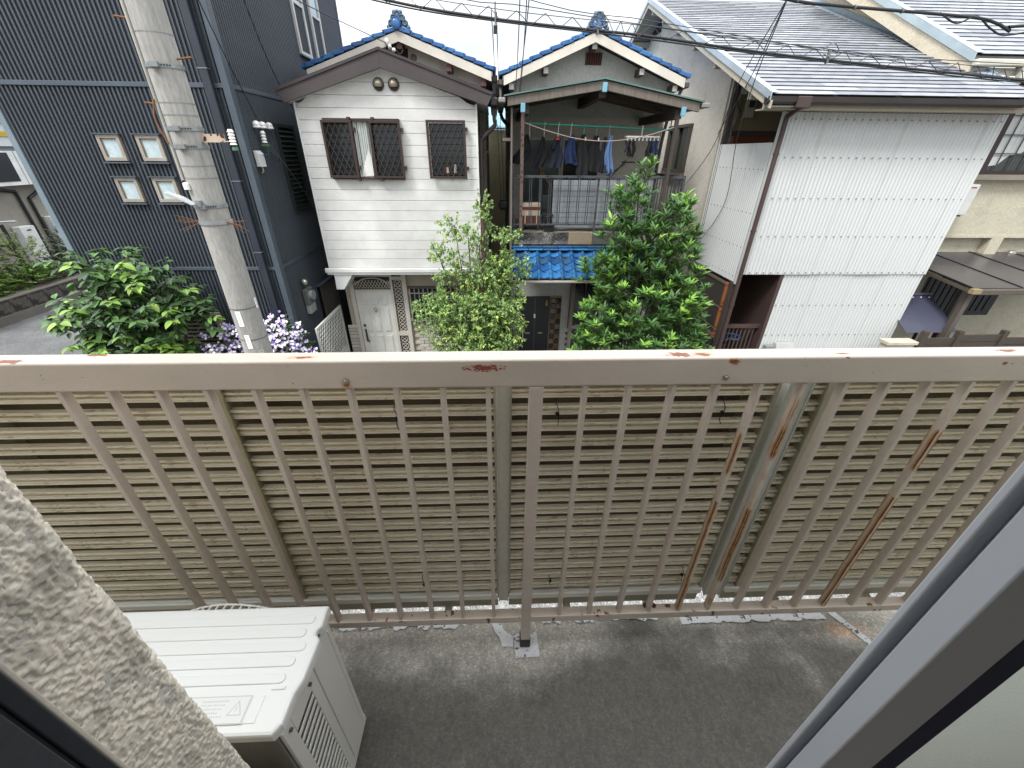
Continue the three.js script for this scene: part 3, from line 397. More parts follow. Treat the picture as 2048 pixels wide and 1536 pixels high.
// ================================================================ utility pole
{
  const p = thing('utility_pole', 'round concrete utility pole with steel bands standing at the road edge', 'pole', [-3.2, 0, -5]);
  const ct = tex(512, 1024, (u, v) => { const n = fb(u, v, 60, 140, 3, 5), st = fb(u, v, 14, 3, 4, 9), b = fb(u, v, 4, 8, 4, 29); const k = 0.60 + 0.12 * (n - 0.5) - 0.07 * step(0.5, 0.75, st) * step(0.4, 0.6, b) + 0.08 * (b - 0.5); return [k, k * 0.985, k * 0.955]; });
  const cm = mat(0xffffff, 0.9, { map: ct, bumpMap: ct, bumpScale: 0.002 }); ct.repeat.set(1, 1.2);
  const ax = y => -3.222 + y * 0.0098, rad = y => 0.170 - y * 0.0042;
  part('shaft', new THREE.CylinderGeometry(rad(9), rad(0), 9, 40, 1).translate(0, 4.5, 0).applyMatrix4(new THREE.Matrix4().set(1, 0.0098, 0, -3.222, 0, 1, 0, 0, 0, 0, 1, -5, 0, 0, 0, 1)), cm, p, false);
  const gal = grainy(0x9fa5a6, 0.4, { metalness: 0.6 }), rust = grainy(0x8c5a34, 0.9), blk = mat(0x2a2a2a, 0.7);
  const band = (y, h, t = 0.006, m = gal) => part('steel_band', new THREE.CylinderGeometry(rad(y) + t, rad(y) + t, h, 40, 1, true).translate(ax(y), y, -5), m, p);
  const strap = (y) => { const g = part('perforated_band', new THREE.CylinderGeometry(rad(y) + 0.01, rad(y) + 0.01, 0.035, 40, 1, true).translate(ax(y), y, -5), gal, p); part('slot_row', mg([...Array(9)].map((_, k) => { const a = -0.3 + k * 0.14; return bx(-0.007, 0.007, -0.006, 0.006, -0.002, 0.002).rotateY(a).translate(ax(y) + (rad(y) + 0.011) * Math.sin(a), y, -5 + (rad(y) + 0.011) * Math.cos(a)); })), blk, g); part('band_bolt', mg([bx(ax(y) - 0.03, ax(y) + 0.05, y - 0.02, y + 0.02, -5 + rad(y) + 0.01, -5 + rad(y) + 0.035)]), gal, g); };
  for (const y of [5.09, 4.585, 4.43, 3.865]) strap(y);
  for (const y of [5.335, 4.80, 4.70, 4.255, 4.14]) band(y, 0.006, 0.004);
  band(2.70, 0.012, 0.004, grainy(0x6e6a62, 0.7)); band(2.29, 0.012, 0.004, grainy(0x6e6a62, 0.7)); band(3.70, 0.045, 0.012, grainy(0xb8bcbd, 0.4, { metalness: 0.5 }));
  for (const [y, s] of [[5.44, -1], [5.15, 1], [4.79, -1], [5.88, 1]]) part('step_bolt', cyl([ax(y) + s * rad(y) * 0.95, y, -4.98], [ax(y) + s * (rad(y) + 0.14), y + 0.015, -4.97], 0.008), rust, p);
  const rr = rand(8); part('guard_wires', mg([...Array(14)].map((_, k) => { const s = k < 7 ? -1 : 1, y = 3.70, a = (rr() - 0.5) * 1.6; return cyl([ax(y) + s * rad(y) * 0.9, y, -4.95], [ax(y) + s * (rad(y) + 0.14 + rr() * 0.12), y + a * 0.12 - 0.02, -4.95 + rr() * 0.16], 0.0028, 0.002, 4); })), rust, p);
  part('conduit', tube([[ax(7) - rad(7) * 0.82, 7, -4.9], [ax(4.9) - rad(4.9) * 0.86, 4.9, -4.9], [ax(4.1) - rad(4.1) * 0.84, 4.12, -4.89]], 0.017, 30, 8), grainy(0xa9a79c, 0.6), p);
  part('earth_rod', tube([[ax(4.8) - rad(4.8) * 0.9, 4.83, -4.88], [ax(4.7) - rad(4.7) - 0.03, 4.66, -4.87], [ax(4.4) - rad(4.4) * 0.9, 4.45, -4.87]], 0.007, 14, 6), rust, p);
  // bracket arm with a stack insulator
  const arm = part('bracket_arm', mg([bx(-3.06, -2.80, 4.475, 4.545, -4.985, -4.975), bx(-3.06, -2.80, 4.47, 4.476, -4.985, -4.95), bx(-2.86, -2.74, 4.475, 4.485, -4.99, -4.97)]), mat(0xb9a796, 0.8, { map: T.rustspot }), p);
  part('stack_insulator', mg([...Array(5)].map((_, k) => new THREE.CylinderGeometry(0.020, 0.034, 0.026, 14).translate(-2.725 + k * -0.001, 4.575 - k * 0.028, -4.98))), mat(0xe3e2da, 0.25), arm);
  part('insulator_base', new THREE.CylinderGeometry(0.026, 0.03, 0.03, 12).translate(-2.725, 4.415, -4.98), grainy(0x4f7a5a, 0.5), arm);
  // street light
  const sl = part('street_light', prismZ([[-0.13, -0.012], [0.11, -0.016], [0.12, 0.0], [0.02, 0.022], [-0.12, 0.014]], -0.045, 0.045, 0.006).rotateZ(-0.5).rotateY(0.25).translate(ax(3.95) - 0.13, 3.955, -4.76), grainy(0xcfd3d2, 0.35), p);
  part('lens', prismZ([[-0.11, -0.016], [0.0, -0.018], [0.0, -0.013], [-0.11, -0.012]], -0.03, 0.03).rotateZ(-0.5).rotateY(0.25).translate(ax(3.95) - 0.13, 3.955, -4.755), mat(0xf1f3f1, 0.2), sl);
  part('sensor', mg([new THREE.CylinderGeometry(0.03, 0.03, 0.05, 14).translate(ax(4.06) - 0.09, 4.06, -4.85), sph(ax(4.06) - 0.09, 4.085, -4.85, 0.03, 0.02, 0.03, 10)]), mat(0xe8e8e6, 0.4), sl);
  part('mount', bx(ax(3.95) - 0.03, ax(3.95) + 0.02, 3.87, 3.93, -4.86, -4.8), gal, sl);
  // number plates
  const plate = (k, w, h, mono) => { const c = document.createElement('canvas'); c.width = 64; c.height = 256; const q = c.getContext('2d'); q.fillStyle = mono ? '#b5b4ae' : '#eef0ef'; q.fillRect(0, 0, 64, 256); q.strokeStyle = mono ? '#8d8c86' : '#46505a'; q.lineWidth = 3; const r = rand(k); if (mono) { q.strokeRect(12, 90, 40, 130); q.strokeRect(20, 98, 24, 114); q.fillStyle = '#3a3a3a'; q.beginPath(); q.moveTo(22, 28); q.lineTo(42, 28); q.lineTo(32, 52); q.fill(); } else for (let i = 0; i < 7; i++) { const y = 22 + i * 31; q.beginPath(); q.moveTo(20, y); q.lineTo(44, y + r() * 4); q.moveTo(32, y - 8); q.lineTo(28 + r() * 8, y + 12); q.moveTo(22, y + 12); q.lineTo(44, y + 10); q.stroke(); } const t = new THREE.CanvasTexture(c); t.colorSpace = THREE.SRGBColorSpace; return t; };
  const onPole = (y, h, a0, a1, t) => part('number_plate', new THREE.CylinderGeometry(rad(y) + 0.004, rad(y) + 0.004, h, 10, 1, true, a0, a1 - a0).translate(ax(y), y, -5), mat(0xffffff, 0.5, { map: t }), p, false);
  onPole(2.58, 0.20, -0.20, 0.18, plate(3)); onPole(2.27, 0.19, -0.10, 0.26, plate(5)); onPole(2.06, 0.16, 0.55, 0.92, plate(7, 0, 0, true)); onPole(2.74, 0.13, 1.45, 1.7, plate(9));
}
// ================================================================ far left: white building, planter wall
{
  const b = thing('white_building', 'white flat building across the side street behind the hedge', 'building', [-19, 0, -17]);
  const w = grainy(0xe6e8e6, 0.7), X = -17;
  part('upper_storey', bx(X - 5, X, 3.26, 4.32, -24, -6), w, b); part('panel_joint', bx(X, X + 0.01, 3.26, 4.32, -16.96, -16.94), grainy(0x9fa3a2, 0.7), b);
  part('parapet', bx(X - 5, X + 0.02, 4.46, 6.4, -24, -6), grainy(0xcfd4d6, 0.7), b); part('dark_band', bx(X - 5, X - 0.05, 4.32, 4.46, -24, -6), grainy(0x777d86, 0.6), b);
  part('parapet_cap', bx(X - 5, X + 0.05, 5.14, 5.2, -24, -6), grainy(0x8e959b, 0.6), b);
  part('yellow_sign', bx(X + 0.021, X + 0.05, 4.75, 4.9, -17.2, -16.5), grainy(0xc9ad22, 0.6), b);
  part('window', bx(X - 0.01, X + 0.012, 3.38, 4.27, -16.72, -15.9), mat(0x20262a, 0.08), b);
  part('ground_floor', bx(X - 5, X - 0.35, 0, 3.255, -24, -6), grainy(0x9a958b, 0.85), b);
  const pm = mat(0x16181c, 0.5); part('pipe', polyline([[X - 0.28, 3.15, -16.0], [X - 0.28, 3.05, -16.6], [X - 0.28, 0.4, -16.6]], 0.05, 8), pm, b); part('pipe', polyline([[X - 0.28, 3.1, -17.6], [X - 0.28, 2.8, -16.95], [X - 0.28, 0.4, -16.95]], 0.05, 8), pm, b);
  for (const [z, y] of [[-16.05, 1.95], [-17.3, 2.15]]) { const m = part('white_cabinet', bx(X - 0.34, X - 0.05, 0.5, y, z - 0.32, z + 0.2, 0.02), w, b); part('handle_slot', bx(X - 0.05, X - 0.04, y - 0.15, y - 0.11, z - 0.15, z), pm, m); }
}
{
  const k = thing('planter_wall', 'pebbled concrete planter wall along the side street', 'wall', [-14.2, 0, -13]);
  const peb = mat(0x8b867c, 0.95, { map: withRepeat(T.granite, 0.5, 0.5), bumpMap: withRepeat(T.gravel, 0.5, 0.5), bumpScale: 0.004 });
  part('kerb', bx(-14.25, -14.0, 0, 0.24, -22, -6), grainy(0x6f6b64, 0.9), k); part('pebble_face', bx(-14.3, -14.04, 0.24, 0.62, -22, -6), peb, k); part('coping', bx(-14.5, -14.03, 0.62, 0.68, -22, -6, 0.02), grainy(0x7d776e, 0.9), k);
  part('soil', bx(-16.9, -14.3, 0, 0.6, -22, -6), grainy(0x4a3a2c, 1), k);
  single('yellow_marker', bx(-13.99, -13.9, 0.0, 0.62, -11.02, -10.85, 0.02), grainy(0xe0a010, 0.6), 'small yellow marker board at the foot of the planter wall', 'marker');
  const lp = thing('hedge_lamp', 'thin dark post with a crossbar standing in the hedge', 'post', [-14.9, 0.6, -13.5]); part('post', cyl([-14.9, 0.6, -13.4], [-14.9, 2.4, -13.4], 0.05), mat(0x202020, 0.6), lp); part('crossbar', cyl([-15.3, 2.45, -13.4], [-14.4, 2.5, -13.4], 0.025), grainy(0xaab0b2, 0.5), lp);
}

// ================================================================ white house with brown gable and the blue tiled house body behind it
const cream = grainy(0xe0d9cc, 0.85), brown = grainy(0x4a4141, 0.6), blueTiles = [0x3668a4, 0x4072ac, 0x315f99, 0x447ab2, 0x3b6596].map(h => mat(h, 0.25, { map: T.tile })), purl = grainy(0x6a4a48, 0.8);
const winDark = mat(0x14171a, 0.12), bronze = grainy(0x3a2a26, 0.5);
// a gabled body with barge boards, verge tiles, ridge end ornament, purlin ends and vent; apex a, eaves l and r, all x, y at depth zf
function gableHouse(h, [ax, ay], [lx, ly], [rx, ry], zf, zb, wallMat, xw0, xw1, y0, purlinMat, soffitMat, capMat = wallMat) {
  const wz = zf - 0.3;
  const yAt = x => x < ax ? lerp(ly, ay, (x - lx) / (ax - lx)) : lerp(ry, ay, (x - rx) / (ax - rx));
  part('gable_wall', prismZ([[xw0, y0], [xw1, y0], [xw1, yAt(xw1) - 0.1], [ax, ay - 0.1], [xw0, yAt(xw0) - 0.1]], zb, wz), wallMat, h);
  for (const [ex, ey] of [[lx, ly], [rx, ry]]) {
    const s = Math.sign(ex - ax);
    part('roof', prismZ([[ex, ey - 0.06], [ax, ay - 0.06], [ax, ay], [ex, ey]], zb - 0.2, zf + 0.004), soffitMat, h);
    part('barge_board', prismZ([[ex - s * 0.02, ey - 0.135], [ax, ay - 0.135], [ax, ay - 0.002], [ex - s * 0.02, ey - 0.002]], zf + 0.005, zf + 0.03), cream, h);
    const n = 9, L = Math.hypot(ex - ax, ey - ay), dx = (ex - ax) / L, dy = (ey - ay) / L;
    for (let k = 0; k < n; k++) {
      const a = L * k / n + 0.02, b = L * (k + 1) / n + 0.05, up = 0.012 + 0.0;
      const P = (t, o) => [ax + dx * t - dy * o * s * 1, ay + dy * t + dx * o * s];
      const g = prismZ([P(a, 0.004), P(b, 0.022), P(b, 0.075), P(b - 0.02, 0.082), P(a, 0.058)], zf - 0.24, zf + 0.045, 0.008);
      part('verge_tile', g, blueTiles[(k * 3 + (s > 0 ? 1 : 0)) % 5], h);
      part('field_tile', prismZ([P(a, 0.004), P(b, 0.022), P(b, 0.055), P(a, 0.04)], zb - 0.2, zf - 0.241), blueTiles[(k + 2) % 5], h);
    }
  }
  const rid = part('ridge', mg([new THREE.CylinderGeometry(0.075, 0.075, zf - zb + 0.25, 12).rotateX(Math.PI / 2).translate(ax, ay + 0.10, (zf + zb) / 2 - 0.06), bx(ax - 0.09, ax + 0.09, ay, ay + 0.09, zb - 0.2, zf + 0.02)]), blueTiles[2], h);
  part('ridge_end_disc', mg([disc(ax - 0.01, ay + 0.075, zf + 0.055, 0.068, 0.05, 20), sph(ax - 0.01, ay + 0.075, zf + 0.075, 0.066, 0.066, 0.02, 14)]), blueTiles[1], rid);
  const or = mat(0x5d7488, 0.55, { map: T.tile });
  const lobes = [[0, 0.2, 0.075], [-0.07, 0.165, 0.055], [0.07, 0.165, 0.055], [-0.115, 0.10, 0.05], [0.115, 0.10, 0.05], [0, 0.125, 0.07], [-0.155, 0.045, 0.04], [0.155, 0.045, 0.04], [0.05, 0.235, 0.035], [-0.05, 0.235, 0.035]];
  part('ridge_ornament', mg(lobes.map(([x, y, r]) => sph(ax + 0.02 + x, ay + y, zf - 0.02, r, r, 0.045, 12)).concat(lobes.slice(0, 5).map(([x, y, r]) => new THREE.TorusGeometry(r * 0.6, 0.012, 6, 14).translate(ax + 0.02 + x, ay + y, zf + 0.02)))), or, rid);
  for (const t of [0, -0.52, 0.52, -0.9, 0.9]) { const x = t < 0 ? lerp(ax, lx, -t) : lerp(ax, rx, t); const y = yAt(x) - (t === 0 ? 0.125 : 0.15); const pm = part('purlin_end', bx(x - 0.045, x + 0.045, y - 0.1, y, wz, zf - 0.02), purlinMat, h); part('end_cap', bx(x - 0.04, x + 0.04, y - 0.092, y - 0.008, zf - 0.0195, zf - 0.014), capMat, pm); }
  return { wz, yAt };
}
{
  const h = thing('white_house', 'white clapboard house with dark brown front gable and blue tile roof behind', 'house', [-1.6, 0, -9.5]);
  const F = -7.2, side = mat(0xe4e3df, 0.62, { map: T.grain, bumpMap: T.emboss, bumpScale: 0.0012 }), trim = grainy(0xe8e8e5, 0.55);
  part('upper_wall', mg([bx(-2.905, -0.27, 2.6, 5.0, -8.9, F - 0.03), prismZ([[-2.905, 5.0], [-0.27, 5.0], [-1.6, 5.39]], -8.9, F - 0.03)]), trim, h);
  const xl = y => Math.max(-2.905, -1.6 - (5.432 - y) / 0.3), xr = y => Math.min(-0.275, -1.6 + (5.432 - y) / 0.3);
  for (let k = 0; k < 18; k++) { const a = 2.632 + k * 0.155, b = Math.min(a + 0.1505, 5.425); if (a > 5.4) break; part('siding_board', prismZ([[xl(a), a], [xr(a), a], [xr(b), b], [xl(b), b]], F - 0.028, F, 0.003), side, h); }
  for (const x of [-2.925, -0.285]) part('corner_trim', bx(x, x + 0.03, 2.63, 5.02, F - 0.05, F + 0.012, 0.003), trim, h);
  part('side_trim', bx(-0.272, -0.258, 2.63, 5.0, -7.34, F - 0.051), trim, h);
  part('base_moulding', mg([bx(-3.0, -0.21, 2.545, 2.628, F - 0.02, F + 0.035, 0.02), bx(-2.97, -0.23, 2.515, 2.55, F - 0.02, F + 0.018, 0.004)]), trim, h);
  part('wing_bracket', prismZ([[-2.865, 2.53], [-2.53, 2.53], [-2.74, 2.245], [-2.875, 2.245]], -7.68, F - 0.004, 0.004), trim, h);
  part('porch_soffit', bx(-2.9, -0.27, 2.535, 2.56, -7.7, F - 0.022), trim, h);
  // brown roof
  for (const [ex, ey, bxx, by] of [[-3.08, 5.127, -2.985, 4.99], [-0.025, 5.119, -0.10, 4.988]]) {
    part('fascia_board', prismZ([[ex, ey], [-1.567, 5.600], [-1.575, 5.41], [bxx, by]], -7.09, -7.05, 0.003), brown, h);
    part('roof_slab', prismZ([[ex - 0.02 * Math.sign(-1.567 - ex) * -1, ey + 0.002], [-1.567, 5.603], [-1.567, 5.636], [ex + 0.02 * Math.sign(ex + 1.567), ey + 0.03]], -9.0, -7.035), grainy(0x3d3537, 0.55), h);
    part('soffit', prismZ([[bxx, by + 0.012], [-1.575, 5.42], [-1.575, 5.45], [bxx, by + 0.04]], -8.9, -7.095), trim, h);
  }
  for (const x of [-1.66, -1.443]) { const v = part('round_vent', mg([new THREE.TorusGeometry(0.068, 0.014, 8, 24).translate(x, 5.24, F + 0.012), disc(x, 5.24, F + 0.006, 0.066, 0.012, 20)]), grainy(0x4b3f38, 0.5), h); part('hood', new THREE.SphereGeometry(0.062, 18, 10, 0, Math.PI * 2, 0, Math.PI * 0.62).rotateX(0.35).translate(x, 5.245, F + 0.02), mat(0xa79c8d, 0.25, { metalness: 0.6 }), v); }
  // windows
  const W = part('window', bx(-2.50, -1.45, 4.05, 4.79, F + 0.002, F + 0.012), winDark, h);
  part('frame', mg([bx(-2.54, -1.42, 4.79, 4.825, F + 0.002, F + 0.06), bx(-2.54, -1.42, 4.02, 4.05, F + 0.002, F + 0.06), bx(-2.54, -2.51, 4.05, 4.79, F + 0.002, F + 0.059), bx(-1.45, -1.42, 4.05, 4.79, F + 0.002, F + 0.059), bx(-2.145, -2.115, 4.05, 4.79, F + 0.012, F + 0.05), bx(-1.885, -1.855, 4.05, 4.79, F + 0.012, F + 0.05)]), bronze, W);
  const curtain = (x0, x1, y0, y1, z) => { const o = []; for (let i = 0; i <= 90; i++) { const t = i / 90; o.push([lerp(x0, x1, t), z + 0.008 * Math.sin(t * 46) + 0.005 * Math.sin(t * 17 + 1)]); } return ribbon(o, y0, y1); };
  const lace = mat(0xc9cfca, 0.9, { map: T.grain });
  part('curtain', curtain(-2.114, -1.886, 4.05, 4.79, F + 0.022), lace, W);
  part('tied_curtain', prismZ([[-2.09, 4.06], [-1.90, 4.07], [-1.90, 4.34], [-1.935, 4.42], [-2.04, 4.2]], F + 0.03, F + 0.036), grainy(0xe0e0dc, 0.9), W);
  const grille = (x0, x1, y0, y1) => {
    const z = F + 0.075, g = part('window_grille', mg([bx(x0, x1, y1 - 0.035, y1, z, z + 0.03, 0.003), bx(x0, x1, y0, y0 + 0.035, z, z + 0.03, 0.003), bx(x0, x0 + 0.035, y0 + 0.035, y1 - 0.035, z, z + 0.029), bx(x1 - 0.035, x1, y0 + 0.035, y1 - 0.035, z, z + 0.029)]), bronze, h);
    const bar = mat(0x453c37, 0.5), hgt = y1 - y0 - 0.07, run = hgt * 0.52, xa = x0 + 0.035, xb = x1 - 0.035;
    for (const s of [-1, 1]) for (let c = xa - run; c < xb + run; c += 0.088) { let p = [c, y0 + 0.035], q = [c + s * run, y1 - 0.035]; const cl = (P, Q) => { const t = x => (x - P[0]) / (Q[0] - P[0]); const at = x => [x, lerp(P[1], Q[1], t(x))]; let a = P, b = Q; if (a[0] < xa) a = at(xa); if (a[0] > xb) a = at(xb); if (b[0] < xa) b = at(xa); if (b[0] > xb) b = at(xb); return [a, b]; }; if (Math.max(p[0], q[0]) <= xa || Math.min(p[0], q[0]) >= xb) continue; const [a, b] = cl(p, q); if (Math.hypot(a[0] - b[0], a[1] - b[1]) < 0.05) continue; part('lattice_bar', cyl([a[0], a[1], z + 0.012 + s * 0.004], [b[0], b[1], z + 0.012 + s * 0.004], 0.0034, 0.0034, 5), bar, g); }
    for (let k = 0; k < 8; k++) part('glass_blade', prismX([[F + 0.036, y0 + 0.05 + k * hgt / 8.4 + 0.076], [F + 0.040, y0 + 0.05 + k * hgt / 8.4 + 0.076], [F + 0.046, y0 + 0.05 + k * hgt / 8.4], [F + 0.042, y0 + 0.05 + k * hgt / 8.4]], x0 + 0.04, x1 - 0.04), mat(0x1b2022, 0.12), g);
    for (const y of [y0 + 0.12, y1 - 0.14]) part('hinge', bx(x1, x1 + 0.03, y, y + 0.05, F + 0.01, z + 0.02), bronze, g);
    return g;
  };
  grille(-2.557, -2.112, 4.04, 4.80); grille(-1.862, -1.405, 4.04, 4.80);
  for (const x of [-2.15, -1.80]) part('shutter_runner', mg([bx(x - 0.02, x + 0.02, 4.805, 4.84, F + 0.03, F + 0.1), bx(x + 0.01, x + 0.05, 4.0, 4.035, F + 0.03, F + 0.1)]), bronze, h);
  part('window', bx(-0.99, -0.46, 4.07, 4.78, F + 0.002, F + 0.012), winDark, h); grille(-1.02, -0.437, 4.04, 4.815);
  part('window_ornament', cyl([-0.74, 4.12, F + 0.062], [-0.74, 4.2, F + 0.062], 0.025, 0.018, 10), grainy(0xa98a78, 0.7), h); part('window_ornament', cyl([-0.62, 4.12, F + 0.062], [-0.62, 4.24, F + 0.062], 0.025, 0.02, 10), grainy(0x9a9088, 0.7), h);
  // ground floor
  const Gz = -7.7, wallLow = grainy(0xbfb5a4, 0.85), wht = grainy(0xe2e2da, 0.55);
  part('lower_wall', bx(-2.91, -0.27, 0, 2.56, -8.9, Gz), wallLow, h);
  const dr = part('door', bx(-2.72, -2.03, 0.1, 2.07, Gz + 0.002, Gz + 0.045, 0.004), wht, h);
  for (let c = 0; c < 3; c++) for (const [y0, y1] of [[1.80, 1.95], [1.24, 1.74], [0.3, 1.18]]) { const x0 = -2.64 + c * 0.19; part('door_panel', mg([bx(x0, x0 + 0.15, y0, y1, Gz + 0.044, Gz + 0.05, 0.003), bx(x0 + 0.02, x0 + 0.13, y0 + 0.02, y1 - 0.02, Gz + 0.048, Gz + 0.060, 0.006)]), wht, dr); }
  part('knocker', mg([new THREE.TorusGeometry(0.03, 0.005, 6, 16).translate(-2.375, 1.72, Gz + 0.07), bx(-2.395, -2.355, 1.66, 1.675, Gz + 0.06, Gz + 0.072)]), grainy(0x9a948a, 0.4), dr);
  part('lock', disc(-2.645, 1.38, Gz + 0.05, 0.026, 0.03, 14), grainy(0x4c4640, 0.4), dr);
  part('handle', mg([bx(-2.665, -2.625, 1.03, 1.3, Gz + 0.045, Gz + 0.058, 0.006), tube([[-2.645, 1.26, Gz + 0.06], [-2.62, 1.22, Gz + 0.1], [-2.62, 1.1, Gz + 0.1], [-2.60, 1.02, Gz + 0.07]], 0.01, 14)]), grainy(0x4c4640, 0.4), dr);
  part('door_frame', mg([bx(-2.80, -2.725, 0, 2.40, Gz + 0.002, Gz + 0.07), bx(-2.025, -1.985, 0, 2.36, Gz + 0.002, Gz + 0.068), bx(-2.725, -2.025, 2.075, 2.11, Gz + 0.002, Gz + 0.069), bx(-2.725, -1.985, 2.36, 2.42, Gz + 0.002, Gz + 0.07), bx(-1.805, -1.72, 0, 2.42, Gz + 0.002, Gz + 0.07), bx(-1.985, -1.805, 2.30, 2.36, Gz + 0.002, Gz + 0.067), bx(-1.985, -1.805, 1.16, 1.24, Gz + 0.002, Gz + 0.067)]), grainy(0xd6d0c4, 0.6), h);
  const lat = grainy(0xd8d1c3, 0.6);
  const tr = part('transom', bx(-2.72, -2.03, 2.112, 2.358, Gz + 0.003, Gz + 0.012), mat(0x1c1b1a, 0.5), h);
  for (let k = 0; k < 12; k++) for (const s of [-1, 1]) { const x = -2.69 + k * 0.058, q = clamp(x + s * 0.1, -2.71, -2.04); part('lattice_bar', cyl([x, 2.125, Gz + 0.03], [q, 2.28, Gz + 0.03], 0.006, 0.006, 5), lat, tr); }
  part('arch', tube([[-2.715, 2.2, Gz + 0.035], [-2.55, 2.30, Gz + 0.035], [-2.375, 2.325, Gz + 0.035], [-2.2, 2.30, Gz + 0.035], [-2.035, 2.2, Gz + 0.035]], 0.014, 24, 6), lat, tr);
  for (const [y0, y1] of [[1.245, 2.295], [0.2, 1.155]]) {
    const sd = part('side_light', bx(-1.983, -1.807, y0, y1, Gz + 0.003, Gz + 0.012), mat(0x1a1918, 0.4), h), n = Math.round((y1 - y0) / 0.15), st = (y1 - y0) / n;
    for (let k = 0; k < n; k++) { const y = y0 + (k + 0.5) * st; part('lattice_ring', new THREE.TorusGeometry(0.062, 0.008, 6, 20).translate(-1.895, y, Gz + 0.035), lat, sd); part('lattice_cross', mg([cyl([-1.975, y - st / 2, Gz + 0.03], [-1.815, y + st / 2, Gz + 0.03], 0.007, 0.007, 5), cyl([-1.975, y + st / 2, Gz + 0.03], [-1.815, y - st / 2, Gz + 0.03], 0.007, 0.007, 5)]), lat, sd); }
  }
  const lw = part('lower_window', bx(-1.68, -0.45, 1.47, 2.12, Gz + 0.003, Gz + 0.012), winDark, h), barM = grainy(0xb9b6ae, 0.4);
  part('frame', mg([bx(-1.71, -0.42, 2.12, 2.16, Gz + 0.003, Gz + 0.05), bx(-1.71, -0.42, 1.43, 1.47, Gz + 0.003, Gz + 0.06), bx(-1.09, -1.05, 1.47, 2.12, Gz + 0.003, Gz + 0.045)]), grainy(0x5b5350, 0.5), lw);
  for (let k = 0; k < 15; k++) part('window_bar', cyl([-1.66 + k * 0.086, 1.40, Gz + 0.11], [-1.66 + k * 0.086, 2.14, Gz + 0.11], 0.008, 0.008, 6), barM, lw);
  for (const y of [1.5, 2.05]) part('bar_rail', bx(-1.69, -0.43, y, y + 0.016, Gz + 0.122, Gz + 0.132), barM, lw);
  // white bricks
  const bg = uvm(new RoundedBoxGeometry(0.185, 0.062, 0.02, 1, 0.004)), bm = [0xcfcabd, 0xc4bfb1, 0xd6d1c5].map(c => grainy(c, 0.7)), rr = rand(31);
  for (let r = 0; r < 12; r++) { const y = 0.55 + r * 0.072; for (let c = 0; c < 7; c++) { const x = -1.6 + c * 0.195 + (r % 2) * 0.097; if (x < -0.36) placed('brick', bg, bm[Math.floor(rr() * 3)], h, x, y, Gz + 0.012); } placed('brick', bg, bm[r % 3], h, -2.905, y, Gz + 0.012); }
  part('brick_base', bx(-1.71, -0.3, 0, 0.5, Gz + 0.001, Gz + 0.014), bm[1], h);
  // main body behind, with blue tiles
  const { wz } = gableHouse(h, [-1.564, 6.11], [-3.157, 5.59], [-0.026, 5.60], -8.6, -13.5, cream, -3.02, -0.16, 0, purl, grainy(0xd8d2c6, 0.85), purl);
  const v = part('gable_vent', bx(-1.71, -1.48, 5.78, 5.94, wz + 0.001, wz + 0.012), mat(0x1b1412, 0.7), h); for (let k = 0; k < 7; k++) part('vent_slat', bx(-1.70 + k * 0.031, -1.688 + k * 0.031, 5.785, 5.935, wz + 0.012, wz + 0.028), grainy(0x4b322c, 0.7), v);
  part('round_vent', mg([new THREE.TorusGeometry(0.045, 0.01, 8, 20).translate(-1.39, 5.815, wz + 0.02), sph(-1.39, 5.815, wz + 0.01, 0.042, 0.042, 0.03, 14)]), grainy(0x8b8071, 0.4), h);
  // gutter and downpipe on the right side
  const gm = grainy(0x3c3431, 0.5);
  part('gutter', mg([bx(-0.06, 0.05, 5.0, 5.1, -9.0, -7.12, 0.02), bx(-0.05, 0.06, 5.47, 5.57, -13.4, -8.66, 0.02)]), gm, h);
  part('hopper', mg([prismZ([[-0.04, 4.98], [0.04, 4.98], [0.02, 4.82], [-0.03, 4.82]], -7.35, -7.27), prismZ([[-0.04, 5.47], [0.05, 5.47], [0.03, 5.3], [-0.02, 5.3]], -8.8, -8.7)]), gm, h);
  part('downpipe', tube([[0.0, 4.84, -7.31], [0.0, 4.76, -7.31], [-0.2, 4.58, -7.33], [-0.215, 4.45, -7.33], [-0.215, 2.6, -7.33], [-0.2, 2.45, -7.33], [-0.05, 2.3, -7.4]], 0.034, 40, 10), gm, h);
  part('side_hood', bx(-0.27, -0.1, 4.40, 4.42, -7.65, -7.4), gm, h);
}
// lattice gate between the two buildings
{
  const g = thing('lattice_gate', 'white lattice side gate between the blue building and white house', 'gate', [-3.05, 0, -7.0]);
  const X = -3.05, w = grainy(0xdcdcd6, 0.55);
  part('frame', mg([bx(X - 0.015, X + 0.015, 1.76, 1.81, -7.63, -6.42), bx(X - 0.015, X + 0.015, 0.1, 0.15, -7.63, -6.42), bx(X - 0.015, X + 0.015, 0.15, 1.76, -6.46, -6.42), bx(X - 0.015, X + 0.015, 0.15, 1.76, -7.63, -7.59)]), w, g);
  part('backing_panel', bx(X - 0.012, X - 0.008, 0.15, 1.02, -7.59, -6.46), grainy(0xcac6b4, 0.7), g);
  for (const s of [-1, 1]) for (let k = 0; k < 34; k++) { const z0 = -6.46 - k * 0.085 + (s > 0 ? 0 : 1.61 * 0.6), z1 = z0 + s * 1.61 * 0.6; const cl = (z) => clamp(z, -7.59, -6.46); if (Math.max(z0, z1) < -7.59 || Math.min(z0, z1) > -6.46) continue; const yOf = z => lerp(0.15, 1.76, (z - z0) / (z1 - z0)); const a = cl(z0), b = cl(z1); if (Math.abs(a - b) < 0.03) continue; part('lattice_bar', cyl([X + s * 0.004, yOf(a), a], [X + s * 0.004, yOf(b), b], 0.008, 0.008, 4), w, g); }
}

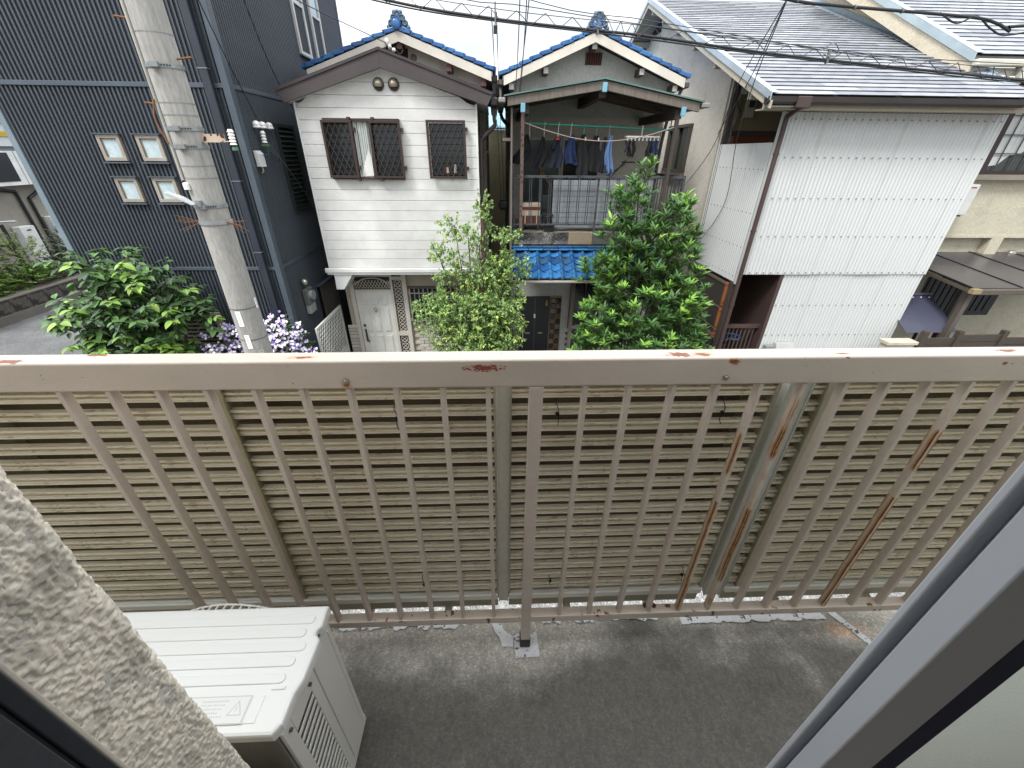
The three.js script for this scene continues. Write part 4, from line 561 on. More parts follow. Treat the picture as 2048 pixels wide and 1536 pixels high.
// ================================================================ house with the laundry balcony
const oldWood = mat(0x4a413b, 0.85, { map: T.wood }), paleWood = mat(0x7d746a, 0.85, { map: T.wood });
{
  const h = thing('balcony_house', 'narrow old house with blue tile gable, canopied balcony and tiled porch roof', 'house', [1.7, 0, -9.8]);
  const plaster = mat(0xb6b7b2, 0.92, { map: T.stuccoC, bumpMap: T.stucco, bumpScale: 0.006 });
  const { wz } = gableHouse(h, [1.704, 6.15], [0.146, 5.545], [3.356, 5.55], -8.6, -13.5, plaster, 0.30, 3.2, 0, grainy(0x54403a, 0.85), grainy(0x9fb0b4, 0.85));
  const v = part('gable_vent', bx(1.61, 1.90, 5.76, 5.93, wz + 0.001, wz + 0.01), mat(0x120d0c, 0.8), h); for (let k = 0; k < 7; k++) part('vent_slat', bx(1.615 + k * 0.04, 1.637 + k * 0.04, 5.762, 5.928, wz + 0.01, wz + 0.03), grainy(0x5a352c, 0.8), v);
  // canopy over the balcony
  const Z0 = -7.05, Z1 = -8.88, A = [1.58, 5.315], Lp = [0.19, 5.105], Rp = [3.03, 5.065];
  const teal = grainy(0x5f7f7a, 0.6), topping = grainy(0x74736e, 0.8), lb = grainy(0x7db4c6, 0.55);
  for (const [e, s] of [[Lp, -1], [Rp, 1]]) {
    part('canopy_sheet', prismZ([[e[0] + s * 0.05, e[1] + 0.0], [A[0], A[1] + 0.008], [A[0], A[1] + 0.026], [e[0] + s * 0.05, e[1] + 0.018]], Z0 - 0.05, Z0 + 0.03), teal, h); part('canopy_topping', prismZ([[e[0] + s * 0.05, e[1]], [A[0], A[1] + 0.008], [A[0], A[1] + 0.024], [e[0] + s * 0.05, e[1] + 0.016]], Z1, Z0 - 0.051), topping, h);
    part('canopy_beam', prismZ([[e[0], e[1] - 0.115], [A[0], A[1] - 0.115], [A[0], A[1] - 0.002], [e[0], e[1] - 0.002]], Z0 - 0.06, Z0, 0.004), paleWood, h);
    part('canopy_soffit', prismZ([[e[0], e[1] - 0.02], [A[0], A[1] - 0.015], [A[0], A[1] - 0.003], [e[0], e[1] - 0.008]], Z1, Z0 - 0.061), mat(0x5a3f2e, 0.85, { map: T.wood }), h);
    part('rafter', prismZ([[e[0], e[1] - 0.10], [A[0], A[1] - 0.10], [A[0], A[1] - 0.025], [e[0], e[1] - 0.03]], -7.9, -7.84), oldWood, h);
    part('side_beam', bx(e[0] + s * -0.32, e[0] + s * -0.22, e[1] - 0.20, e[1] - 0.08, Z1, Z0 - 0.07), oldWood, h);
  }
  part('centre_beam', bx(A[0] - 0.05, A[0] + 0.05, A[1] - 0.20, A[1] - 0.02, Z1, Z0 - 0.07), oldWood, h);
  for (const [x, y] of [[0.415, 4.965], [1.585, 5.22], [2.79, 4.945]]) part('beam_end_cover', bx(x - 0.033, x + 0.033, y - 0.05, y + 0.062, Z0 + 0.001, Z0 + 0.04, 0.006), lb, h);
  for (const [x0, x1, y0] of [[3.05, 3.16, 5.0], [0.06, 0.16, 5.03]]) part('canopy_gutter', bx(x0, x1, y0, y0 + 0.06, -8.8, -7.0, 0.015), grainy(0x8d8b86, 0.6), h);
  for (const x0 of [3.34, 0.06]) part('roof_gutter', bx(x0, x0 + 0.1, 5.42, 5.5, -13.3, -8.6, 0.02), grainy(0x5d5650, 0.6), h);
  part('downpipe', tube([[3.36, 5.44, -8.7], [3.3, 5.3, -8.7], [3.22, 5.15, -8.7], [3.12, 4.75, -8.6], [3.1, 4.3, -8.6], [3.1, 3.3, -8.6]], 0.03, 24, 8), grainy(0x4c4743, 0.6), h);
  part('downpipe', tube([[0.11, 5.44, -8.7], [0.11, 5.25, -8.6], [0.12, 4.95, -8.3], [0.25, 4.75, -7.9], [0.27, 4.5, -7.9], [0.27, 3.0, -7.9]], 0.03, 24, 8), grainy(0x4c4743, 0.6), h);
  const rustWood = mat(0x5b4a44, 0.8, { map: T.rustspot });
  part('canopy_post', bx(0.395, 0.445, 3.24, 4.99, -7.16, -7.11), rustWood, h); part('canopy_post', bx(2.735, 2.785, 3.24, 4.95, -7.16, -7.11), oldWood, h);
  // weathered boards closing the left side of the balcony
  for (let k = 0; k < 8; k++) part('side_board', bx(0.245, 0.27, 2.9, 4.98 - (k % 3) * 0.05, -7.30 - k * 0.19, -7.12 - k * 0.19), k % 2 ? oldWood : paleWood, h);
  part('side_shelf', bx(0.12, 0.25, 4.56, 4.6, -7.7, -7.2), paleWood, h);
  // balcony floor and stone edge
  part('balcony_floor', bx(0.27, 3.08, 3.05, 3.225, -8.88, -7.23), grainy(0x8d887e, 0.9), h);
  [[0.27, 0.365, 0x5b5a52], [0.37, 1.245, 0xb4b1aa], [1.25, 1.66, 0x8f8069], [1.665, 2.4, 0x56544d], [2.405, 3.08, 0x8a857b]].forEach(([x0, x1, c], i) => part('stone_slab', bx(x0, x1, 3.035, 3.232, -7.225, -7.185, 0.003), mat(c, 0.85, { map: i === 1 ? T.granite : T.stuccoC }), h));
  part('dark_lintel', bx(0.27, 3.08, 2.96, 3.03, -7.9, -7.2), oldWood, h);
  // balcony railing
  const ironC = mat(0x3f4247, 0.7, { map: T.rustspot }), iron = grainy(0x383b42, 0.6);
  const rl = part('balcony_railing', mg([bx(0.30, 3.08, 4.055, 4.095, -7.215, -7.18, 0.003), bx(0.30, 3.08, 3.345, 3.37, -7.21, -7.185), bx(0.28, 0.32, 3.235, 4.1, -7.22, -7.175), bx(3.05, 3.09, 3.235, 4.1, -7.22, -7.175), bx(1.665, 1.69, 3.235, 4.06, -7.215, -7.18), bx(3.05, 3.085, 4.055, 4.095, -8.85, -7.221), bx(3.05, 3.085, 3.345, 3.37, -8.85, -7.221)]), ironC, h);
  for (let x = 0.40; x < 3.03; x += 0.158) { if (Math.abs(x - 1.67) < 0.04) continue; for (const d of [0, 0.032]) part('rail_bar', bx(x + d - 0.006, x + d + 0.006, 3.371, 4.054, -7.204, -7.192), iron, rl); }
  for (let z = -7.34; z > -8.8; z -= 0.15) part('rail_bar', bx(3.062, 3.074, 3.371, 4.054, z, z + 0.012), iron, rl);
  // rear wall of the balcony: sliding windows
  part('rear_panel', bx(0.32, 3.15, 3.24, 4.98, wz + 0.001, wz + 0.006), mat(0xc4beb2, 0.92, { map: T.stuccoC }), h);
  const alum = grainy(0xb6b4ab, 0.45);
  for (const [x0, x1] of [[0.52, 1.28], [1.30, 2.04]]) { const s = part('sliding_window', bx(x0 + 0.03, x1 - 0.03, 3.3, 4.62, wz + 0.02, wz + 0.026), mat(x0 < 1 ? 0x4c5654 : 0x1d2322, 0.15), h); part('frame', mg([bx(x0, x1, 4.62, 4.67, wz + 0.007, wz + 0.05), bx(x0, x0 + 0.03, 3.26, 4.62, wz + 0.007, wz + 0.05), bx(x1 - 0.03, x1, 3.26, 4.62, wz + 0.007, wz + 0.05), bx(x0 + 0.03, x1 - 0.03, 3.26, 3.3, wz + 0.007, wz + 0.05)]), alum, s); part('mullion', bx((x0 + x1) / 2 - 0.012, (x0 + x1) / 2 + 0.012, 3.3, 4.62, wz + 0.028, wz + 0.045), alum, s); }
  part('leaning_stick', cyl([0.82, 4.2, -8.6], [1.22, 3.6, -8.5], 0.025, 0.025, 6), mat(0xa58256, 0.8, { map: T.wood }), h);
  part('clothes_stand', mg([cyl([2.08, 4.55, -8.5], [2.12, 3.5, -8.3], 0.012), cyl([2.12, 4.05, -8.4], [2.42, 4.25, -8.4], 0.01), cyl([2.0, 3.85, -8.3], [2.42, 4.3, -8.4], 0.01), cyl([2.35, 4.27, -8.4], [2.7, 4.27, -8.4], 0.012), cyl([2.0, 4.45, -8.4], [2.12, 4.25, -8.4], 0.01)]), iron, h);
  // porch roof
  const B = [-7.16, 2.955], Fp = [-6.6, 2.625], len = Math.hypot(B[0] - Fp[0], B[1] - Fp[1]), sl = Math.atan2(B[1] - Fp[1], B[0] - Fp[0] > 0 ? 1 : Fp[0] - B[0]);
  part('porch_deck', prismX([[B[0], B[1] - 0.03], [Fp[0] - 0.02, Fp[1] - 0.03], [Fp[0] - 0.02, Fp[1] - 0.055], [B[0], B[1] - 0.06]], 0.28, 2.85), oldWood, h);
  const tw = 0.196, rows = 4, ex = len / rows;
  const tileGeo = (() => { // one pantile: roll on the left, hollow pan on the right; x across, z down the slope
    const prof = []; for (let i = 0; i <= 8; i++) { const a = Math.PI * (1 - i / 8); prof.push([0.03 + 0.03 * Math.cos(a), 0.004 + 0.03 * Math.sin(a)]); } for (let i = 1; i <= 10; i++) { const t = i / 10; prof.push([0.06 + t * 0.142, 0.004 - 0.026 * Math.sin(Math.PI * Math.pow(t, 0.8)) + 0.012 * t]); }
    const low = prof.map(([x, y]) => [x, y - 0.018]).reverse(); const s = shapeOf([...prof, ...low]);
    return uvm(new THREE.ExtrudeGeometry(s, { depth: ex + 0.025, bevelEnabled: false, steps: 1 }));
  })();
  const pr = part('porch_tile_bed', prismX([[B[0], B[1] - 0.02], [Fp[0] - 0.01, Fp[1] - 0.02], [Fp[0] - 0.01, Fp[1] - 0.029], [B[0], B[1] - 0.029]], 0.29, 2.84), grainy(0x8d8a80, 0.9), h);
  const rr = rand(12), bt = [0x265286, 0x2e5d8c, 0x264872, 0x346ca0, 0x30506e, 0x2c75a2].map(c => mat(c, 0.22, { map: T.tile }));
  for (let c = 0; c < 13; c++) for (let r = 0; r < rows; r++) {
    const m = bt[r === 0 && rr() < 0.5 ? 3 : c === 0 && r === 0 ? 5 : Math.floor(rr() * 5)];
    const o = new THREE.Mesh(tileGeo, m); o.name = 'roof_tile'; o.castShadow = o.receiveShadow = true; o.rotation.x = sl - 0.075;
    const t = (r + 1) * ex; const y = Fp[1] + Math.sin(sl) * t + 0.004, z = Fp[0] - Math.cos(sl) * t;
    o.position.set(0.285 + c * tw, y, z).sub(h.position).sub(pr.position); pr.add(o);
    if (r === 0) part('roll_end', mg([sph(0.315 + c * tw, Fp[1] + 0.0, Fp[0] + 0.035, 0.034, 0.034, 0.016, 12)]), bt[5], pr);
  }
  for (let k = 0; k < 10; k++) { part('ridge_tile', bx(0.28 + k * 0.26, 0.535 + k * 0.26, 2.985, 3.02, -7.185, -7.10, 0.012), bt[(k * 2) % 6], pr); part('ridge_tile', bx(0.30 + k * 0.26, 0.555 + k * 0.26, 2.955, 2.983, -7.17, -7.05, 0.012), bt[(k * 2 + 3) % 6], pr); }
  part('porch_gutter', bx(0.27, 2.85, 2.535, 2.575, -6.60, -6.54, 0.015), grainy(0xa39a92, 0.5), h);
  // entrance under the porch
  const G = -7.9, darkWall = plaster;
  part('entrance_wall', bx(0.3, 3.1, 0, 2.95, -8.88, G), darkWall, h);
  part('porch_post', bx(0.33, 0.385, 0.9, 2.55, -6.78, -6.72), paleWood, h); part('porch_post', bx(1.375, 1.44, 1.0, 2.62, -7.22, -7.15), paleWood, h);
  const dr = part('door', bx(0.48, 1.085, 0.08, 1.89, G + 0.002, G + 0.045, 0.004), grainy(0x14161b, 0.4), h), steel = grainy(0xb5b2a8, 0.3, { metalness: 0.6 });
  part('centre_strip', bx(0.77, 0.795, 0.1, 1.86, G + 0.046, G + 0.055), grainy(0x35373e, 0.4), dr); part('door_label', bx(0.765, 0.80, 1.44, 1.53, G + 0.056, G + 0.06), grainy(0xcfc7b4, 0.6), dr); part('lock', disc(0.545, 1.2, G + 0.055, 0.016, 0.02, 12), steel, dr);
  part('handle', mg([bx(0.535, 0.56, 0.98, 1.14, G + 0.045, G + 0.06), bx(0.54, 0.64, 0.965, 0.99, G + 0.07, G + 0.09, 0.006)]), steel, dr); part('mail_slot', mg([bx(0.6, 0.69, 1.095, 1.115, G + 0.046, G + 0.052), bx(0.87, 0.96, 1.095, 1.115, G + 0.046, G + 0.052)]), steel, dr);
  part('door_charm', mg([cyl([1.02, 1.74, G + 0.06], [1.02, 1.82, G + 0.06], 0.022, 0.008, 10), sph(1.02, 1.72, G + 0.06, 0.024, 0.024, 0.015, 10)]), grainy(0xb99c3a, 0.5), dr);
  const gb = part('glass_block_panel', bx(1.10, 1.335, 0.1, 1.90, G + 0.001, G + 0.006), grainy(0x8d7f66, 0.8), h), gbg = uvm(new RoundedBoxGeometry(0.1, 0.1, 0.03, 2, 0.01)), gm = [mat(0x5a4630, 0.12), mat(0x1d2422, 0.12), mat(0x6b4d34, 0.15)];
  for (let r = 0; r < 15; r++) for (let c = 0; c < 2; c++) placed('glass_block', gbg, gm[(r + c) % 2 ? 1 : (r % 3 ? 0 : 2)], gb, 1.162 + c * 0.112, 0.22 + r * 0.113, G + 0.014);
  const ew = part('entrance_window', bx(1.52, 2.1, 1.25, 2.2, G + 0.002, G + 0.01), winDark, h); for (const x of [1.5, 1.8, 2.1]) part('window_bar', bx(x - 0.012, x + 0.012, 1.2, 2.22, G + 0.01, G + 0.05), oldWood, ew);
  const dbg = uvm(new RoundedBoxGeometry(0.17, 0.055, 0.02, 1, 0.003)), dbm = [0x4a4238, 0x3c362f, 0x5a5044].map(c => grainy(c, 0.85));
  for (let r = 0; r < 14; r++) { for (let c = 0; c < 4; c++) placed('brick', dbg, dbm[(r * 5 + c * 3) % 3], h, 1.55 + c * 0.18 + (r % 2) * 0.09, 0.3 + r * 0.065, G + 0.012); placed('brick', dbg, dbm[r % 3], h, 0.385, 0.3 + r * 0.065, G + 0.012); }
  part('porch_step', bx(0.3, 3.1, 0, 0.08, -7.899, -6.9), grainy(0x6e6a62, 0.9), h);
}
// things on the laundry balcony
{
  const c = thing('small_cabinet', 'cream and brown slatted cabinet on the laundry balcony', 'cabinet', [0.6, 3.24, -7.45]);
  part('body', bx(0.43, 0.77, 3.33, 3.66, -7.62, -7.40, 0.006), grainy(0xd9cfb8, 0.6), c); part('red_band', bx(0.432, 0.768, 3.56, 3.61, -7.398, -7.392), grainy(0x7d3527, 0.7), c);
  part('brown_grille', bx(0.44, 0.76, 3.345, 3.47, -7.398, -7.390), grainy(0x6b3b28, 0.8), c); for (let k = 0; k < 3; k++) part('slat', bx(0.50 + k * 0.1, 0.515 + k * 0.1, 3.34, 3.56, -7.388, -7.38), grainy(0xd9cfb8, 0.6), c);
  for (const x of [0.46, 0.72]) for (const z of [-7.59, -7.43]) part('leg', bx(x, x + 0.03, 3.232, 3.33, z, z + 0.03), grainy(0x5b3a2a, 0.8), c);
  const s = thing('black_chair', 'small black chair beside the cream cabinet on laundry balcony', 'chair', [0.9, 3.24, -7.5]), bk = grainy(0x1d2024, 0.6);
  part('backrest', bx(0.80, 0.96, 3.55, 3.78, -7.52, -7.49, 0.01), bk, s); part('seat', bx(0.80, 0.98, 3.47, 3.51, -7.50, -7.30, 0.01), bk, s); for (const x of [0.81, 0.95]) for (const z of [-7.49, -7.32]) part('leg', bx(x, x + 0.015, 3.232, 3.47, z, z + 0.015), bk, s);
  const b = thing('black_crate', 'low dark plastic crate under the black chair', 'crate', [0.95, 3.24, -7.3]); part('tub', bx(0.83, 1.0, 3.232, 3.33, -7.29, -7.235, 0.01), grainy(0x191c1f, 0.6), b); part('rim', bx(0.825, 1.005, 3.325, 3.34, -7.292, -7.23, 0.004), grainy(0x22262a, 0.6), b);
  const sheet = []; for (let i = 0; i <= 60; i++) { const t = i / 60; sheet.push([lerp(0.96, 2.62, t), -7.33 + 0.012 * Math.sin(t * 21) + 0.005 * Math.sin(t * 53)]); }
  const sp = thing('plastic_sheet', 'grey ribbed plastic sheet hung behind the balcony bars', 'sheet', [1.7, 3.3, -7.33]), sMat = mat(0x8e9296, 0.5, { map: T.streak });
  for (let k = 0; k < 9; k++) part('panel', ribbon(sheet.map(([x, z]) => [x, z + (k % 2) * 0.006]), 3.29 + k * 0.082, 3.29 + k * 0.082 + 0.079), sMat, sp);
  // laundry
  const pole = thing('laundry_pole', 'green laundry pole stretched across the balcony', 'pole', [1.6, 4.75, -7.4]); part('tube', cyl([0.42, 4.805, -7.4], [2.84, 4.735, -7.4], 0.014, 0.014, 10), grainy(0x1f8a78, 0.4), pole);
  for (const x of [0.47, 2.78]) part('hanger_strap', cyl([x, 4.78, -7.4], [x, 5.02, -7.4], 0.008), grainy(0x6d6a66, 0.6), pole);
  const yP = x => lerp(4.805, 4.735, (x - 0.42) / 2.42);
  const cord = thing('clothesline', 'pinkish cord sagging between the canopy posts', 'cord', [1.6, 4.6, -7.25]); part('cord_line', tube([[0.44, 4.8, -7.14], [0.8, 4.70, -7.2], [1.3, 4.60, -7.25], [1.8, 4.575, -7.25], [2.3, 4.64, -7.2], [2.74, 4.76, -7.14]], 0.006, 40, 5), grainy(0xb59a94, 0.8), cord);
  const cloth = (x, w0, w1, y0, y1, z, seed, sway) => { // a garment hanging from its middle: narrow at the hook, widening, folded
    const nx = 14, ny = 18, pos = [], idx = []; const r = rand(seed), ph = r() * 6;
    for (let j = 0; j <= ny; j++) for (let i = 0; i <= nx; i++) { const t = j / ny, u = i / nx * 2 - 1, w = lerp(w0, w1, sm(clamp(t * 1.5))) * (1 - 0.1 * step(0.85, 1, t) * (seed % 2)); const fold = Math.sin(u * 5 + ph + t * 1.2) * 0.022 * (0.4 + t) + 0.04 * (1 - u * u) * t; pos.push(x + u * w / 2 + sway * t * t + 0.012 * Math.sin(t * 7 + ph), lerp(y1, y0, t) + 0.015 * Math.cos(u * 3 + ph) * t - 0.02 * u * u * (1 - t), z + fold); }
    for (let j = 0; j < ny; j++) for (let i = 0; i < nx; i++) { const a = j * (nx + 1) + i, b = a + 1, c2 = a + nx + 1, d = c2 + 1; idx.push(a, b, d, a, d, c2); }
    const g = new THREE.BufferGeometry(); g.setAttribute('position', new THREE.BufferAttribute(new Float32Array(pos), 3)); g.setIndex(idx); g.computeVertexNormals(); return g;
  };
  const cl = (name, label, x, parts, peg, pegC) => { const t = thing(name, label, 'garment', [x, 4.2, -7.4], 'clothes drying on the green pole'); parts.forEach(([nm, g, c]) => part(nm, g, mat(c, 0.95, { map: T.grain }), t)); part('hook', tube([[x, yP(x) + 0.03, -7.4], [x + 0.015, yP(x) + 0.02, -7.385], [x, yP(x) - 0.02, -7.385], [x, peg, -7.4]], 0.006, 12, 5), grainy(pegC, 0.5), t); };
  cl('dark_trousers', 'black trousers blown sideways at the left end of the laundry pole', 0.55, [['leg', cloth(0.52, 0.07, 0.16, 4.3, 4.66, -7.40, 3, -0.08), 0x0f0f12], ['leg', cloth(0.48, 0.08, 0.2, 4.24, 4.62, -7.36, 4, -0.2), 0x0d0d10]], 4.62, 0xb9c0b4);
  cl('black_shirt', 'black long shirt widening downward on the laundry pole', 0.78, [['body', cloth(0.78, 0.06, 0.2, 4.19, 4.64, -7.4, 5, -0.08), 0x0c0d12]], 4.62, 0xb9c6bd);
  cl('navy_shirt', 'navy short shirt with a red peg on the laundry pole', 1.0, [['body', cloth(1.0, 0.1, 0.2, 4.2, 4.63, -7.4, 6, -0.02), 0x121a2a], ['sleeve', cloth(0.95, 0.05, 0.08, 4.45, 4.6, -7.38, 7, -0.03), 0x161d2c], ['red_peg', bx(0.965, 1.02, 4.585, 4.61, -7.39, -7.36), 0xc23a34]], 4.62, 0xd0cdc2);
  cl('blue_shirt', 'bright blue cloth bunched up on the laundry pole', 1.2, [['body', cloth(1.21, 0.1, 0.2, 4.25, 4.66, -7.4, 8, 0.02), 0x16294f], ['flap', cloth(1.26, 0.05, 0.09, 4.3, 4.55, -7.43, 9, 0.03), 0x131f3d]], 4.64, 0xcdc6b8);
  cl('charcoal_trousers', 'long charcoal trousers with white tag on the laundry pole', 1.405, [['body', cloth(1.405, 0.08, 0.2, 4.08, 4.67, -7.4, 10, 0.03), 0x131416], ['tag', bx(1.425, 1.445, 4.58, 4.63, -7.37, -7.365), 0xcfcab2]], 4.66, 0x2e9a8a);
  cl('black_jacket', 'black jacket with white tag next to the pale jeans', 1.61, [['body', cloth(1.61, 0.07, 0.24, 4.15, 4.66, -7.4, 11, 0.02), 0x0b0b0e], ['tag', bx(1.635, 1.655, 4.58, 4.62, -7.37, -7.365), 0xd5d2c8]], 4.64, 0x2e9a8a);
  cl('blue_jeans', 'faded blue jeans hanging folded on the laundry pole', 1.81, [['pale_leg', cloth(1.83, 0.06, 0.13, 4.12, 4.66, -7.38, 12, 0.03), 0x5f7ba6], ['dark_leg', cloth(1.77, 0.05, 0.13, 4.13, 4.64, -7.42, 13, 0.0), 0x1d2433], ['cuff', cloth(1.86, 0.1, 0.13, 4.10, 4.2, -7.36, 14, 0), 0x2a3850]], 4.64, 0x8a92a0);
  const rk = thing('peg_hanger', 'white plastic clip hanger with socks on the laundry pole', 'hanger', [2.33, 4.6, -7.4]), wm = grainy(0xd9d9d2, 0.5);
  part('frame', mg([bx(2.07, 2.60, 4.63, 4.65, -7.46, -7.44).rotateZ(0), bx(2.07, 2.60, 4.63, 4.65, -7.33, -7.31), bx(2.07, 2.09, 4.63, 4.65, -7.44, -7.33), bx(2.58, 2.60, 4.63, 4.65, -7.44, -7.33), bx(2.32, 2.34, 4.63, 4.65, -7.44, -7.33)]), wm, rk); part('hook', tube([[2.33, 4.65, -7.38], [2.33, 4.74, -7.38], [2.335, 4.785, -7.40], [2.33, 4.79, -7.42]], 0.008, 14, 6), wm, rk);
  for (let k = 0; k < 9; k++) part('peg', bx(2.085 + k * 0.061, 2.105 + k * 0.061, 4.585, 4.63, -7.34, -7.315), grainy(0xb9bcc0, 0.5), rk);
  [[2.09, 0.04, 4.43, 0x2a2838], [2.14, 0.05, 4.36, 0x15151a], [2.21, 0.05, 4.36, 0x0b0b0e], [2.46, 0.09, 4.35, 0x16171d], [2.545, 0.12, 4.40, 0x1b2340]].forEach(([x, w, y, c], i) => { const s2 = single('hanging_cloth', cloth(x, w * 0.8, w, y, 4.6, -7.33, 20 + i, 0), mat(c, 0.95), ['thin purple grey sock on the white clip hanger', 'long black sock on the white clip hanger', 'black sock hanging from the middle of the clip hanger', 'black cloth clipped beside the navy square on hanger', 'navy square cloth at the end of the clip hanger'][i], 'garment', 'small laundry on the clip hanger'); });
}
// cream building seen in the gap between the two houses
{
  const b = thing('rear_building', 'cream building with pale blue metal roof seen between the houses', 'building', [0, 0, -15]);
  part('wall', bx(-2.5, 2.5, 0, 4.99, -17, -14), mat(0xd9cfb0, 0.9, { map: T.stuccoC }), b); part('roof', prismX([[-13.85, 4.99], [-13.85, 5.04], [-17, 6.1], [-17, 6.0]], -2.6, 2.6), grainy(0x86b4c4, 0.5), b);
  for (let k = 0; k < 12; k++) part('roof_seam', prismX([[-13.86, 5.041], [-13.86, 5.07], [-17, 6.13], [-17, 6.101]], -2.4 + k * 0.42, -2.38 + k * 0.42), grainy(0x7ba9ba, 0.5), b);
  const a = thing('alley_hood', 'black vent hood in the alley between the houses', 'hood', [0.15, 3.0, -7.8]); part('shell', bx(0.06, 0.24, 3.5, 3.66, -8.0, -7.85, 0.05), mat(0x17181a, 0.6), a); part('duct', cyl([0.2, 3.58, -7.92], [0.3, 3.58, -7.92], 0.05), mat(0x17181a, 0.6), a);
}

// ================================================================ right: house with white corrugated sheets and slate roof
const slates = [0x90949b, 0x83878f, 0x9da1a7, 0x7a7e87].map(c => mat(c, 0.4, { map: T.slate }));
function slateRoof(parent, x0, x1, zE, yE, slope, n, seed, w = 0.91, e = 0.182) {      // courses of slates laid up a slope from the eave; every slate a mesh
  const ang = Math.atan(slope), rr = rand(seed), geos = {};
  const geo = wd => geos[wd] || (geos[wd] = uvm(bx(-wd / 2 + 0.003, wd / 2 - 0.003, 0, 0.005, -(e + 0.03), 0)));
  for (let r = 0; r < n; r++) {
    const t = r * e, y = yE + Math.sin(ang) * t, z = zE - Math.cos(ang) * t; let x = x0; let first = (r % 2 ? w / 2 : w) * 1;
    first = [w, w * 0.5][r % 2];
    while (x < x1 - 0.01) { const wd = Math.round(Math.min(x === x0 ? first : w, x1 - x) * 1000) / 1000; const o = placed('slate', geo(wd), slates[Math.floor(rr() * 4)], parent, x + wd / 2, y + 0.017, z); o.rotation.x = ang - 0.068; x += wd; }
  }
}
{
  const h = thing('slate_roof_house', 'house clad in white corrugated sheets under a grey slate roof', 'house', [6, 0, -9.5]);
  const F = -7.0, X0 = 4.32, X1 = 7.745;
  const poly = mat(0xbdbfbe, 0.5), brownM = grainy(0x4a3a36, 0.55), stuc = mat(0xdad4c8, 0.95, { map: T.stuccoC, bumpMap: T.stucco, bumpScale: 0.009 });
  part('front_frame', mg([bx(X0 + 0.03, X1, 2.6, 4.98, F - 0.1, F - 0.035), bx(5.17, X1, 0, 2.599, F - 0.1, F - 0.035)]), grainy(0xbdbab2, 0.9), h);
  const sw = 0.656, lp = 0.02;
  for (let k = 0, x = X0 + 0.005; x < X1; k++, x += sw - lp) part('corrugated_sheet', ribbon(wave(x, Math.min(x + sw, X1 + 0.02), F + 0.008 + (k % 2) * 0.006, 0.064, 0.009, 12), 2.56, 4.965), poly, h);
  for (let k = 0, x = 5.15; x < X1; k++, x += sw - lp) part('corrugated_sheet', ribbon(wave(x, Math.min(x + sw, X1 + 0.02), F - 0.016 + (k % 2) * 0.006, 0.064, 0.009, 12), 0, 2.60), poly, h);
  for (let k = 0, z = 0; k < 3; k++, z += 0.57) part('side_sheet', ribbon(wave(0.0, 0.585, 0, 0.064, 0.009, 12), 2.40, 4.575).rotateY(-Math.PI / 2).translate(X0 - (k % 2) * 0.003, 0, -7.075 - z - 0.585), poly, h);
  const sc = [], sg = new THREE.CylinderGeometry(0.011, 0.011, 0.012, 8).rotateX(Math.PI / 2);
  for (const y of [4.875, 4.377, 3.796, 3.205, 2.592]) for (let x = X0 + 0.05; x < X1; x += 0.128) sc.push(sg.clone().translate(x, y, F + 0.022));
  for (const y of [1.98, 1.385]) for (let x = 5.2; x < X1; x += 0.128) sc.push(sg.clone().translate(x, y, F - 0.002));
  for (const y of [4.2, 3.55, 3.0, 2.5]) for (let z = -7.15; z > -8.72; z -= 0.128) sc.push(new THREE.CylinderGeometry(0.009, 0.009, 0.012, 8).rotateZ(Math.PI / 2).translate(X0 - 0.012, y, z));
  part('screw_heads', mg(sc), mat(0x777672, 0.6), h).userData.kind = 'stuff';
  part('corner_flashing', mg([bx(X0 - 0.012, X0 + 0.05, 2.38, 4.97, F - 0.06, F + 0.012)]), poly, h);
  // eave, fascia, gutter, pipe
  part('eave_board', bx(3.82, 7.72, 4.965, 5.06, -6.78, -6.72), mat(0xa99f8c, 0.9, { map: T.stuccoC }), h);
  part('soffit', bx(3.86, 7.72, 4.97, 4.985, F - 0.02, -6.781), mat(0xa99f8c, 0.9, { map: T.stuccoC }), h);
  part('eave_trim', bx(X0, X1, 4.962, 4.985, F - 0.005, F + 0.02), brownM, h);
  part('gutter', mg([prismX([[-6.715, 5.105], [-6.71, 5.03], [-6.66, 5.02], [-6.62, 5.05], [-6.612, 5.11], [-6.622, 5.11], [-6.63, 5.06], [-6.665, 5.035], [-6.70, 5.045], [-6.705, 5.105]], 3.78, 7.55)]), grainy(0x3a3230, 0.5), h);
  part('gutter_outlet', bx(4.20, 4.40, 4.98, 5.115, -6.72, -6.60, 0.01), brownM, h);
  const dp = part('downpipe', polyline([[4.31, 5.0, -6.68], [4.315, 4.9, -6.93], [4.315, 0, -6.93]], 0.036, 10), brownM, h); for (const y of [4.42, 3.3, 2.02]) part('clip', new THREE.CylinderGeometry(0.043, 0.043, 0.03, 12).translate(4.315, y, -6.93), brownM, dp);
  // entrance opening
  part('entry_back', bx(4.36, 5.16, 0, 2.56, -8.6, -8.55), grainy(0x7a6c5e, 0.9), h); part('entry_side', mg([bx(5.10, 5.165, 0, 2.56, -8.55, F - 0.005), bx(4.34, 4.40, 0, 2.56, -7.12, F - 0.03)]), brownM, h);
  part('entry_ceiling', bx(4.36, 5.16, 2.561, 2.6, -8.6, F - 0.12), grainy(0x8a8174, 0.9), h); part('entry_beam', bx(4.40, 5.05, 2.45, 2.52, -7.8, -7.6), grainy(0x9a9183, 0.8), h);
  const gt = part('entry_gate', bx(4.39, 5.11, 1.49, 1.56, -7.16, -7.10, 0.005), brownM, h); for (let k = 0; k < 8; k++) part('gate_bar', bx(4.45 + k * 0.08, 4.465 + k * 0.08, 0.3, 1.49, -7.14, -7.125), grainy(0x5b4d47, 0.5), gt);
